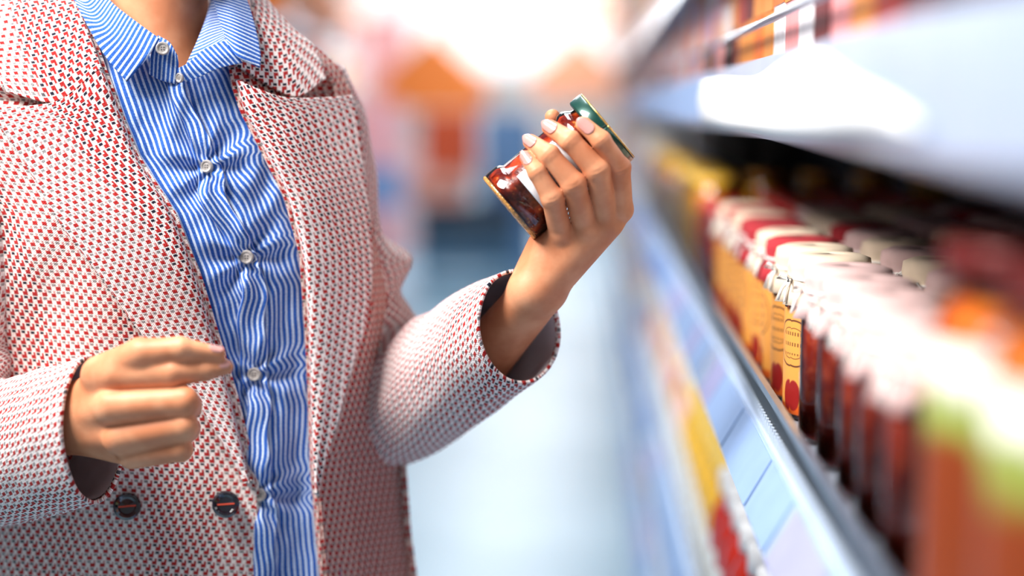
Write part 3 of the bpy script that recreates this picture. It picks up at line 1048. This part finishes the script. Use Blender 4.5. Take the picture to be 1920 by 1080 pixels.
def nail(tip, prev, out, L, Wd, R0, name='fingernail'):
    """Curved nail plate lying on the back of a fingertip."""
    tip, prev, out = (np.array(v, float) for v in (tip, prev, out))
    t = tip - prev; t /= np.linalg.norm(t)
    n = out - t * (out @ t); n /= np.linalg.norm(n)
    s = np.cross(t, n)
    G = np.zeros((14, 11, 3))
    for i, a in enumerate(np.linspace(0, 1, 14)):
        ww = Wd * (1 - 0.35 * max(0, (0.22 - a) / 0.22) ** 2 - 0.45 * max(0, (a - 0.72) / 0.28) ** 2.2)
        along = -L * 0.66 + a * L
        R = R0 + max(0, -along) * 0.085 + 0.6
        for j, q in enumerate(np.linspace(-1, 1, 11)):
            ang = q * ww / R
            bend = -0.012 * max(0, along) ** 2
            # rounded ends
            sh = (-4.5 * q * q if a > 0.6 else 4.0 * q * q if a < 0.3 else 0) * (a if a > 0.6 else (1 - a) if a < 0.3 else 0)
            G[i, j] = tip + t * (along + sh) + s * (R * math.sin(ang)) + n * (R * math.cos(ang) + 0.8 + bend)
    return sheet(name, G, NAIL, body, 0.0007)


nail((1094, 233, 134), (1128, 262, 143), (-0.25, -0.25, 1), 40, 13, 15)
nail((1031, 239, 109), (1068, 264, 140), (-0.35, -0.35, 0.9), 40, 13, 15.5)
nail((995, 266, 105), (1029, 290, 139), (-0.35, -0.35, 0.9), 38, 12.5, 15)
nail((987, 295, 121), (1007, 323, 138), (-0.35, -0.3, 0.9), 34, 11, 13.2)
nail((408, 664, 290), (338, 655, 300), (0.0, -0.75, 0.65), 30, 11, 14.8)
nail((424, 688, 280), (385, 694, 286), (0.1, -0.5, 0.85), 26, 9.5, 13.8)

# hair
def hair_f(P):
    d = ell(P, (288, -410, -215), (185, 205, 232))
    d = np.maximum(d, -ell(P, (306, -270, 30), (135, 195, 190)))
    d = smin(d, ell(P, (285, -330, -420), (120, 120, 90)), 20)
    return d


V_, F_ = surface_nets(hair_f, (60, -640, -540), (520, -120, 60), 9.0)
me = bpy.data.meshes.new('hair'); me.from_pydata(Q(V_).tolist(), [], F_.tolist()); me.update()
link('hair', me, plain('brown_hair', (70, 44, 30), 0.45, var=0.35, scale=200), person)

# ---- shirt
SHIRT = striped('shirt_stripes', 0.0)
COLL = striped('collar_stripes', PI / 2 + 0.12, 0.0046, 0.0004)
COLR = striped('collar_stripes_level', PI / 2 - 0.1, 0.0040, 0.0004)
PLK = striped('placket_stripes', 0.0, 0.0050, 0.0008)
BTN = plain('shell_button', (160, 154, 150), 0.25, var=0.3, coat=0.4, scale=300)
shirt = None

# centre line of the button placket
CL = [(110, 326), (150, 334), (210, 350), (265, 376), (312, 388), (360, 398), (420, 432), (482, 462), (560, 474), (630, 476), (702, 478), (800, 482), (928, 488), (1000, 492), (1080, 498), (1250, 508)]
EL = [(-40, 130), (0, 150), (150, 200), (220, 224), (290, 250), (400, 318), (520, 365), (640, 400), (740, 430), (850, 456), (900, 468), (1080, 470), (1250, 472)]
ER = [(-40, 470), (30, 470), (110, 437), (160, 446), (210, 462), (265, 490), (370, 540), (480, 569), (600, 578), (700, 581), (800, 584), (880, 587), (960, 594), (1080, 604), (1250, 612)]


def shirt_wr(X, Y):
    """Creases of the shirt: slanting folds from the bust, pulls at the buttons."""
    z = 9 * vnoise(X / 55 + Y / 240, Y / 120 - X / 160, 3) + 5 * vnoise(X / 26 + Y / 90, Y / 60, 5)
    z = z + 3.6 * np.sin((Y * 0.9 + (X - 430) * 1.25) / 17.0 + 3 * vnoise(X / 90, Y / 90, 9)) * np.exp(-((Y - 370) / 75.0) ** 2) * np.exp(-((X - 500) / 55.0) ** 2)
    for by, bx in ((312, 388), (482, 462), (702, 478), (928, 488)):
        dx, dy = X - bx, Y - by
        z = z - 7 * np.exp(-(dx / 60) ** 2 - (dy / 34) ** 2)
        z = z + 5 * np.sin(np.arctan2(dy, np.abs(dx) + 8) * 7 + by) * np.exp(-((np.hypot(dx, dy) - 45) / 40.0) ** 2)
    z = z + 6 * np.sin(X / 15.0 + 2.6 * vnoise(X / 60, Y / 170, 12)) * np.clip((Y - 420) / 250, 0, 1) * 0.6
    return z * 1.7


def shirt_panel(name, xa, xb, lift, par):
    tt = np.linspace(0, 1, 200)
    nu = 60
    G = np.zeros((len(tt), nu, 3))
    f = np.linspace(0, 1, nu)
    x0 = ip(120, CL) + 0 * f
    xs0 = xa(120) + (xb(120) - xa(120)) * f
    y_st = 92 + 46 * np.exp(-((xs0 - 340) / 42.0) ** 2)
    for i, t_ in enumerate(tt):
        y = y_st + (1250 - y_st) * t_
        a = xa(y); b_ = xb(y)
        xs = a + (b_ - a) * f
        G[i, :, 0] = xs; G[i, :, 1] = y
        G[i, :, 2] = kfront(xs, y) - 18 + lift - 14 * np.clip((150 - y) / 40, 0, 1.5)
    dl = np.minimum(G[..., 0] - ip(G[..., 1], EL), ip(G[..., 1], ER) - G[..., 0])
    G[..., 2] += shirt_wr(G[..., 0], G[..., 1]) * np.clip((dl + 10) / 40, 0, 1) - 10 * np.clip(-dl / 20, 0, 1)
    o = sheet(name, G, SHIRT, par, 0.0008)
    return o


def uvy(o, k):
    """Let the stripes run down the cloth: u from the distance to the placket."""
    return o


sL = shirt_panel('shirt', lambda y: ip(y, EL) - 36, lambda y: ip(y, CL) + 4, 0, person)
shirt = sL
sR = shirt_panel('shirt_front', lambda y: ip(y, CL) - 2, lambda y: ip(y, ER) + 36, -2, shirt)
# raised placket band with folded edges
ys = np.linspace(142, 1250, 200)
prof = [(-25, -5), (-24, 1), (-21, 3.4), (-12, 2.6), (0, 2.4), (12, 2.6), (21, 3.4), (24, 1), (25, -5)]
G = np.zeros((len(ys), 33, 3))
for i, y in enumerate(ys):
    c = ip(y, CL) + 4 * math.sin(y / 37.0) + 3 * math.sin(y / 17.0 + 1)
    wd = 0.72 + 0.28 * min(1, max(0, (y - 150) / 250)) + 0.10 * math.sin(y / 45)
    pp = crom([(c + a * wd, y, b) for a, b in prof], 33)
    G[i] = pp
    G[i, :, 2] = pp[:, 2] * 1.3 + kfront(pp[:, 0], y) - 14 + 3
G[..., 2] += shirt_wr(G[..., 0], G[..., 1])
plk = sheet('placket', G, PLK, shirt, 0.0008)


def shirt_button(px, py, k, r, nx=0.0, ny=0.0, parent=None, mat=BTN, holes=4, name='button'):
    """Round button with a raised rim and thread holes, facing the camera."""
    prof = [(0.0, 0.25), (0.55, 0.22), (0.68, 0.34), (0.85, 0.38), (1.0, 0.2), (1.0, -0.05), (0.9, -0.25), (0.0, -0.25)]
    V, F = lathe([(max(a, 0.002) * r / PXM, b * r / PXM) for a, b in prof], 28)
    o = link(name, mesh(V, F), mat, parent, False)
    pos = Q([px, py, k])
    n = Vector(tuple(CAM - pos)).normalized() + Vector(tuple(RGT * nx + UPV * ny))
    q = n.normalized().to_track_quat('Z', 'Y')
    o.rotation_mode = 'QUATERNION'; o.rotation_quaternion = q
    o.location = tuple(pos)
    th = []
    for i in range(holes):
        a = PI / 4 + i * 2 * PI / holes
        c = 0.24 * r / PXM
        V2, F2 = lathe([(0.0002, 0.23 * r / PXM), (0.11 * r / PXM, 0.24 * r / PXM), (0.11 * r / PXM, 0.262 * r / PXM), (0.0002, 0.262 * r / PXM)], 8)
        th.append(([(x + c * math.cos(a), y + c * math.sin(a), z) for x, y, z in V2], F2))
    return o, th


def add_holes(o, th, mat, name='thread_hole'):
    h = link(name, mesh(*join_geo(th)), mat, o.parent)
    h.rotation_mode = 'QUATERNION'; h.rotation_quaternion = o.rotation_quaternion; h.location = o.location


DK = plain('thread', (90, 84, 84), 0.8)
for (bx, by, r, nx, ny) in ((388, 312, 12.5, -0.5, 0.1), (463, 482, 13.5, -0.35, 0), (477, 702, 13.5, -0.3, 0), (487, 928, 13.5, -0.3, 0)):
    kk = float(kfront(bx, by)) - 14 + 14 + float(shirt_wr(np.array(bx), np.array(by)))
    o, th = shirt_button(bx, by, kk, r, nx, ny, shirt)
    me2 = join_geo([( [tuple(v.co) for v in o.data.vertices], [tuple(p.vertices) for p in o.data.polygons])])
    add_holes(o, th, DK)

# collar leaves and stand
def band(name, rows, nu, nv, mat, thick, par=None, wr=0.0, seed=1):
    G = crom(crom(np.array(rows, float), nu, 1), nv, 0)
    if wr: G[..., 2] += wr * vnoise(G[..., 0] / 30, G[..., 1] / 30, seed)
    return sheet(name, G, mat, par or shirt, thick)


# left leaf: rows run from the collar point back around the neck; columns from fold to outer edge
band('collar_leaf', [
    [(299, 72, 24), (272, 112, 38), (237, 153, 30)],
    [(255, 40, 10), (226, 78, 28), (196, 104, 16)],
    [(208, 2, -30), (180, 30, -6), (150, 22, -22)],
    [(172, -46, -95), (142, -30, -75), (116, -50, -85)],
    [(165, -95, -190), (135, -80, -190), (112, -90, -190)],
    [(230, -120, -330), (215, -100, -350), (205, -90, -360)]], 30, 60, COLL, 0.0016)
band('collar_leaf', [
    [(428, 84, -6), (446, 106, 6), (488, 126, -14)],
    [(418, 58, -24), (444, 74, -8), (489, 100, -26)],
    [(404, 14, -60), (436, 26, -40), (478, 46, -60)],
    [(392, -40, -120), (428, -30, -110), (458, -20, -120)],
    [(388, -95, -210), (420, -85, -220), (440, -75, -220)],
    [(330, -120, -335), (345, -100, -350), (355, -90, -360)]], 30, 60, COLR, 0.0016)
# stand, left and right
band('collar_stand', [
    [(296, 66, 4), (284, 96, 8), (278, 138, 0)],
    [(318, 80, 14), (308, 104, 14), (300, 150, 4)],
    [(332, 104, 14), (334, 124, 12), (328, 158, 4)]], 20, 20, COLR, 0.0014)
band('collar_stand', [
    [(333, 128, 14), (333, 140, 14), (342, 156, 8)],
    [(352, 118, 12), (360, 132, 12), (370, 146, 8)],
    [(382, 92, 0), (396, 110, 6), (412, 128, 2)],
    [(424, 74, -14), (440, 96, -8), (455, 118, -12)]], 20, 40, COLR, 0.0014)
# inside of the collar standing behind the neck
band('collar_lining', [
    [(346, 126, 4), (376, 118, -4), (424, 84, -20)],
    [(372, 70, -60), (392, 62, -60), (420, 55, -40)],
    [(392, 10, -150), (396, 10, -120), (404, 12, -75)],
    [(398, -60, -220), (396, -60, -190), (394, -60, -140)]], 20, 40, COLR, 0.0010)
o, th = shirt_button(305, 91, 26, 12.5, -0.1, 0.15, shirt); add_holes(o, th, DK)
o, th = shirt_button(337, 146, 18, 9.5, -0.9, 0.0, shirt); add_holes(o, th, DK)

# ---- blazer
TW = tweed('tweed_body_shaded', 0.10, 1.15, dense=0.10, ground=((206, 172, 160), (236, 214, 204)))  # denser flecks, and shade put into a darker, pinker ground colour
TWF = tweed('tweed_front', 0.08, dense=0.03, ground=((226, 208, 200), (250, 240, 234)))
TWL = tweed('tweed_lapel', -0.22)
TWR = tweed('tweed_lapel_steep', 0.30, 1.25)
TWS = tweed('tweed_sleeve', 0.25, 1.1)

XR = [(-40, 452), (30, 474), (60, 545), (90, 598), (120, 632), (160, 655), (200, 664), (300, 682), (400, 694), (500, 716), (600, 737), (700, 745), (860, 757), (1000, 767), (1080, 778), (1280, 790)]
XL = [(-40, 150), (30, 100), (60, 20), (100, -60), (160, -120), (300, -160), (600, -190), (900, -205), (1280, -215)]
SIDE = [(-40, -260), (30, -255), (120, -262), (200, -275), (600, -285), (1280, -290)]
BACK = [(-40, -300), (30, -330), (120, -390), (200, -450), (600, -520), (1280, -520)]
ysB = np.concatenate([np.linspace(12, 200, 30), np.linspace(206, 1280, 150)])


def bl_wr(X, Y, seed):
    return 7 * vnoise(X / 110 + Y / 300, Y / 170, seed) + 3.5 * vnoise(X / 45, Y / 80, seed + 2)


LO = [(0, 640), (150, 660), (178, 664), (212, 671), (300, 682), (400, 694), (500, 699), (600, 688), (690, 661), (800, 631), (882, 606), (930, 600), (1280, 616)]

# front, viewer's right (her left)
rows = []
for y in ysB:
    e, r, sd = ip(y, ER), ip(y, XR), ip(y, SIDE)
    g = 30 if r - e > 80 else (r - e) * 0.35
    lo = ip(y, LO)
    kf = lambda x: float(kfront(x, y)) - 0.6 * max(0, x - (lo - 12)) * min(1, max(0, (y - 180) / 80))
    k2 = kf(r - g)
    rows.append([(e - 6, y, kf(e) - 14), (e + 2, y, kf(e) - 2), (min(lo - 4, r - g - 12) if lo - e > 30 else e + 18, y, kf(min(lo - 4, r - g - 12) if lo - e > 30 else e + 18)), (r - g, y, k2 - 6), (r - g * 0.25, y, k2 * 0.6 + sd * 0.4), (r, y, sd * 0.8), (r - 6, y, sd - 90)])
Gp = crom(np.array(rows), 70, 1)
Gp[..., 2] -= 34 * np.exp(-((Gp[..., 0] - 590) / 42) ** 2 - ((Gp[..., 1] - 166) / 22) ** 2)
Gp[..., 2] += bl_wr(Gp[..., 0], Gp[..., 1], 21) * np.clip((Gp[..., 1] - 150) / 200, 0, 1)
blazer = sheet('blazer', Gp, TW, person, 0.0028, uvref=2)
# front, viewer's left (her right)
rows = []
for y in ysB:
    e, l, sd = ip(y, EL), ip(y, XL), ip(y, SIDE) + 150
    kf = lambda x: float(kfront(x, y))
    rows.append([(e + 6, y, kf(e) - 18), (e - 2, y, kf(e) - 6), (e + (l - e) * 0.35, y, kf(e + (l - e) * 0.35)), (e + (l - e) * 0.75, y, kf(e + (l - e) * 0.75)), (l + 20, y, kf(l + 20) - 40), (l, y, sd), (l + 10, y, sd - 110)])
Gp = crom(np.array(rows), 90, 1)
X_, Y_ = Gp[..., 0], Gp[..., 1]
Gp[..., 2] -= 34 * np.exp(-((X_ - 50) / 60) ** 2 - ((Y_ - 186) / 18) ** 2)
Gp[..., 2] += bl_wr(X_, Y_, 31) + 7 * np.sin((X_ * 0.8 + Y_ * 0.35) / 26.0) * np.exp(-((X_ - 60) / 70.0) ** 2) * np.clip((Y_ - 300) / 150, 0, 1)
sheet('front_panel', Gp, TWF, blazer, 0.0028, uvref=2)
# back
rows = []
for y in ysB[::3]:
    l, r, sd, bk = ip(y, XL), ip(y, XR), ip(y, SIDE), ip(y, BACK)
    rows.append([(r, y, sd * 0.8), (r - 12, y, sd - 100), (r - 130, y, bk - 20), ((l + r) / 2, y, bk), (l + 130, y, bk + 40), (l + 10, y, sd + 40), (l, y, sd + 150)])
back_c = Q([300, 600, -250])
sheet('back_panel', crom(np.array(rows), 60, 1), TW, blazer, 0.0028, outward=lambda c: back_c)


def lapel(name, st, mat, seed, bulge, edge):
    rows = []
    for s_ in st:
        (rx, ry), (ox, oy) = s_[0], s_[-1]
        P = []
        for f, up in ((-0.02, -10), (0.0, 6), (0.08, bulge * 0.8 + 8), (0.35, bulge + 10), (0.7, bulge * 0.7 + 11), (1.0, edge)):
            x, y = rx + (ox - rx) * f, ry + (oy - ry) * f
            if len(s_) == 3:
                x = float(np.interp(f, [0, 0.42, 1], [rx, s_[1][0], ox])); y = float(np.interp(f, [0, 0.42, 1], [ry, s_[1][1], oy]))
            P.append((x, y, float(kfront(x, y)) + up))
        rows.append(P)
    Gl = crom(crom(np.array(rows), 50, 1), 120, 0)
    Gl[..., 2] += 3.0 * vnoise(Gl[..., 0] / 60, Gl[..., 1] / 60, seed)
    return sheet(name, Gl, mat, blazer, 0.0042)


lapel('lapel', [((190, 128), (100, 198), (-22, 200)), ((206, 168), (105, 215), (-12, 222)), ((226, 222), (12, 254)), ((255, 296), (62, 332)), ((318, 400), (114, 422)),
                ((365, 520), (190, 522)), ((400, 640), (264, 626)), ((430, 745), (346, 722)), ((456, 850), (424, 842)), ((469, 905), (462, 905))], TWL, 41, 14, 22)
lapel('lapel', [((442, 150), (546, 187), (664, 178)), ((460, 208), (558, 212), (671, 212)), ((490, 266), (682, 300)), ((540, 370), (694, 400)),
                ((569, 480), (699, 500)), ((578, 600), (688, 600)), ((581, 700), (661, 690)), ((584, 800), (631, 800)), ((587, 880), (606, 882)), ((591, 920), (598, 930))], TWR, 45, 18, 22)
# upper collar, both sides, running behind the neck
def coll(rows, mat):
    R = [[(x, y, float(kfront(x, y)) + k) for x, y, k in r] for r in rows]
    Gc = crom(crom(np.array(R), 40, 1), 70, 0)
    return sheet('blazer_collar', Gc, mat, blazer, 0.0032)


coll([[(196, 140, 0), (182, 132, 16), (105, 190, 17), (12, 172, 14)],
      [(186, 108, -2), (172, 104, 16), (96, 140, 18), (-2, 140, 12)],
      [(160, 40, -10), (148, 40, 12), (70, 66, 18), (-30, 80, 6)],
      [(142, -10, -30), (128, -10, 0), (60, 0, 6), (-30, 20, -10)],
      [(130, -70, -60), (112, -70, -40), (60, -60, -40), (-5, -40, -60)],
      [(150, -110, -150), (130, -110, -160), (90, -100, -170), (50, -80, -170)]], tweed('tweed_collar', 0.05))
coll([[(440, 118, 0), (450, 124, 14), (550, 180, 18), (612, 146, 14)],
      [(446, 96, 0), (456, 98, 12), (540, 140, 20), (604, 118, 10)],
      [(462, 60, -6), (470, 60, 10), (530, 90, 18), (588, 84, 4)],
      [(470, 20, -20), (476, 22, 0), (515, 44, 10), (552, 54, -10)],
      [(462, -30, -60), (468, -30, -40), (490, -10, -30), (512, 10, -40)],
      [(440, -80, -150), (444, -80, -150), (460, -60, -150), (476, -40, -160)]], tweed('tweed_collar_far', -0.5, 1.2))


def sleeve(name, rings, mat, seed, n=64, m=150, lining_from=0.72, fold=5.0):
    """rings: (inner point, outer point, depth half-width) in frame units; the ring plane follows the arm."""
    A = np.array([r[0] for r in rings], float); B = np.array([r[1] for r in rings], float)
    dh = np.array([r[2] for r in rings], float)
    A = crom(A, m); B = crom(B, m); dh = crom(dh[:, None], m)[:, 0]
    ctr = (A + B) / 2; H = (B - A) / 2
    tan = np.gradient(ctr, axis=0)
    g = np.cross(tan, H); g /= np.linalg.norm(g, axis=1)[:, None]
    th = np.linspace(0, 2 * PI, n)
    G = ctr[:, None] + H[:, None] * np.cos(th)[None, :, None] + g[:, None] * dh[:, None, None] * np.sin(th)[None, :, None]
    U, Vv = np.meshgrid(th, np.linspace(0, 1, m))
    w_ = fold * (vnoise(np.cos(U) * 2.2 + 5, Vv * 11 + np.sin(U) * 1.5, seed) + 0.6 * vnoise(np.sin(U) * 4 + 9, Vv * 24, seed + 1) * 1.0)
    w_ *= np.clip((1 - Vv) / 0.06, 0.25, 1)
    dirs = G - ctr[:, None]; dirs /= np.linalg.norm(dirs, axis=2)[..., None]
    Go = G + dirs * w_[..., None] * 2
    cw = Q(ctr)
    def outw(c):
        i = np.argmin(((c[:, None] - cw[None, ::6]) ** 2).sum(-1), axis=1)
        return cw[::6][i]
    o = sheet(name, Go, mat, blazer, 0.0030, outward=outw)
    i0 = int(m * lining_from)
    Gi = (Go - ctr[:, None]) * 0.925 + ctr[:, None]
    Gi = Gi[i0:m - 1]
    li = sheet('sleeve_lining', Gi, LINING, blazer, 0.0, outward=outw)
    return o


# her left arm, bent up to hold the jar
sleeve('sleeve', [((555, 105, -225), (640, 122, -265), 60), ((560, 180, -260), (684, 200, -275), 85), ((566, 290, -275), (700, 295, -285), 92), ((572, 400, -290), (712, 400, -290), 94), ((576, 445, -290), (726, 444, -288), 94),
                  ((580, 490, -295), (772, 488, -285), 96), ((586, 535, -295), (750, 540, -285), 96), ((592, 590, -295), (768, 574, -280), 98), ((598, 690, -295), (790, 604, -270), 98),
                  ((610, 800, -290), (800, 600, -250), 100), ((670, 880, -270), (815, 590, -215), 102), ((768, 868, -210), (838, 574, -165), 104), ((850, 818, -130), (876, 550, -100), 104),
                  ((925, 768, -50), (916, 524, -40), 104), ((992, 720, 22), (954, 506, 30), 100)], TWS, 61, lining_from=0.8)
# her right arm, forearm coming forward under the fist
sleeve('sleeve', [((10, 150, -160), (-120, 130, -130), 90), ((24, 250, -110), (-150, 260, -90), 105), ((28, 400, -80), (-190, 400, -70), 110), ((28, 560, -60), (-240, 560, -60), 115),
                  ((30, 650, -60), (-280, 720, -80), 118), ((20, 690, -20), (-270, 900, -60), 122), ((10, 712, 20), (-170, 1010, -30), 126), ((50, 700, 70), (-20, 990, 30), 126),
                  ((110, 680, 120), (90, 966, 100), 120), ((172, 664, 172), (178, 944, 172), 96)], tweed('tweed_sleeve_near', 0.2, 0.9), 67, lining_from=0.8)


# dark glossy blazer buttons with a thin red bar across each
BB = plain('dark_resin_button', (26, 24, 34), 0.08, var=0.4, coat=1.0, scale=160)
for bx, by in ((238, 950), (423, 946)):
    kk = float(kfront(bx, by)) + 12
    o, th = shirt_button(bx, by, kk, 26, 0.05, 0.1, blazer, BB, 4, 'blazer_button')
    h = link('red_bar', mesh(*box_geo(-18 / PXM, 18 / PXM, -1.5 / PXM, 1.5 / PXM, 0.24 * 26 / PXM, 0.29 * 26 / PXM)), plain('red_bar', (210, 70, 40), 0.7), blazer, False)
    h.rotation_mode = 'QUATERNION'; h.rotation_quaternion = o.rotation_quaternion; h.location = o.location

# ---- trousers and shoes below the frame
TRO = plain('dark_denim', (40, 48, 70), 0.8, var=0.2, scale=120)
hip = Vector(tuple(Q([290, 1150, -330])))
def legs(P):
    return None
tr_parts = []
for s in (-1, 1):
    x = hip.x + s * 0.095
    tr_parts.append(tube_geo([(x, hip.y + 0.01, hip.z + 0.02), (x, hip.y, hip.z - 0.18), (x + s * 0.01, hip.y + 0.01, 0.45), (x + s * 0.012, hip.y + 0.03, 0.10)], [0.085, 0.090, 0.068, 0.055], 24))
tr_parts.append(tube_geo([(hip.x, hip.y, hip.z + 0.24), (hip.x, hip.y, hip.z + 0.1), (hip.x, hip.y, hip.z - 0.04)], [0.08, 0.10, 0.12], 28))
link('trousers', mesh(*join_geo(tr_parts)), TRO, person)
SHOE = plain('black_leather', (28, 26, 26), 0.35)
for s in (-1, 1):
    x = hip.x + s * 0.107
    V, F = tube_geo([(x, hip.y + 0.10, 0.05), (x, hip.y + 0.03, 0.055), (x, hip.y - 0.06, 0.045), (x + s * 0.01, hip.y - 0.15, 0.03)], [0.034, 0.046, 0.044, 0.028], 16)
    V = [(a, b, max(0.002, c)) for a, b, c in V]
    link('shoe', mesh(V, F), SHOE, person)

# ------------------------------------------------------------------ the jam jar in her left hand
def jam_mat():
    m, nt, b = new_mat('berry_jam')
    tc = nt.nodes.new('ShaderNodeTexCoord')
    n, _ = noise(nt, tc.outputs['Object'], 95, 4)
    v = nt.nodes.new('ShaderNodeTexVoronoi'); v.inputs['Scale'].default_value = 130
    nt.links.new(tc.outputs['Object'], v.inputs['Vector'])
    sd = E(nt, v.outputs['Distance']).step(0.30, 0.16)
    c = mixc(nt, n.step(0.40, 0.66), lin((84, 14, 8)), lin((176, 58, 22)))
    c = mixc(nt, sd * n.step(0.5, 0.6), c, lin((236, 150, 70)))
    nt.links.new(c, b.inputs['Base Color'])
    b.inputs['Roughness'].default_value = 0.22
    b.inputs['Subsurface Weight'].default_value = 0.15
    b.inputs['Subsurface Radius'].default_value = (0.01, 0.002, 0.001)
    bump(nt, b, n, 0.4, 0.002)
    return m


def J(s, rad, ang):
    """Point of the jar in frame units: s along the axis, radius, angle (0 = towards camera, 90 deg = down right)."""
    nrm = np.array([0.64, 0.766, 0.0])
    kk = np.cross(JA, nrm); kk = kk if kk[2] > 0 else -kk
    nn = nrm - JA * (nrm @ JA); nn /= np.linalg.norm(nn)
    return JC + JA * s + rad * (math.sin(ang) * nn + math.cos(ang) * kk)


def jar_lathe(name, prof, mat, parent, n=64, a0=0.0, a1=2 * PI, wob=None, thick=0):
    G = np.array([[J(s, r if wob is None else r + wob(a, s), a) for a in np.linspace(a0, a1, n)] for s, r in prof])
    ac = Q(JC)
    dirw = Q(JC + JA * 50) - ac; dirw /= np.linalg.norm(dirw)
    def outw(c): return ac + ((c - ac) @ dirw)[:, None] * dirw
    o = sheet(name, G, mat, parent, thick, outward=outw)
    return o


jar = thing('jam_jar', 'glass jar of dark red jam with dark green lid held in her raised hand', 'jar', (0, 0, 0))
jar_lathe('glass_body', [(-121, 1), (-121, 60), (-120.5, 70), (-117, 75), (-110, 76), (-90, 76), (-83, 73), (-78, 68.5), (46, 68.5), (52, 71), (58, 75.5), (70, 75.5), (77, 72), (84, 66), (90, 63.5), (97, 63.5), (99, 66), (101, 63.5), (112, 63.5), (114, 62)], GLASS, jar)
jar_lathe('jam', [(-115, 1), (-115, 66), (-110, 71.5), (-94, 72), (-80, 66), (50, 66), (62, 71), (76, 66), (84, 60), (94, 58), (94, 1)], jam_mat(), jar)
jar_lathe('base_rim', [(-122, 60), (-124, 66), (-123, 72), (-119, 75.5), (-116, 74)], plain('amber_glass_foot', (196, 140, 74), 0.25, var=0.5, coat=0.5, scale=300), jar, n=160, wob=lambda a, s: 0.9 * math.sin(a * 60))
lab = jar_lathe('paper_label', [(-72, 69.0), (-69, 69.6), (40, 69.6), (43, 69.0)], plain('jar_label', (238, 238, 240), 0.4, var=0.02), jar, n=40, a0=math.radians(-32), a1=math.radians(105), thick=0.0003)
lid = jar_lathe('lid', [(92, 64), (91, 75), (93, 78.5), (96, 79), (116, 79), (119, 77.5), (120.5, 75)], plain('green_lid', (14, 66, 56), 0.3, 0.35, var=0.05, coat=0.5), jar, n=96, thick=0.0008)
jar_lathe('lid_top', [(119, 78), (121.5, 77.5), (122.5, 74), (120.5, 70), (119.5, 60), (119.5, 1)], plain('gold_lid', (214, 176, 104), 0.25, 0.7, var=0.1), lid, n=96, thick=0.0006)
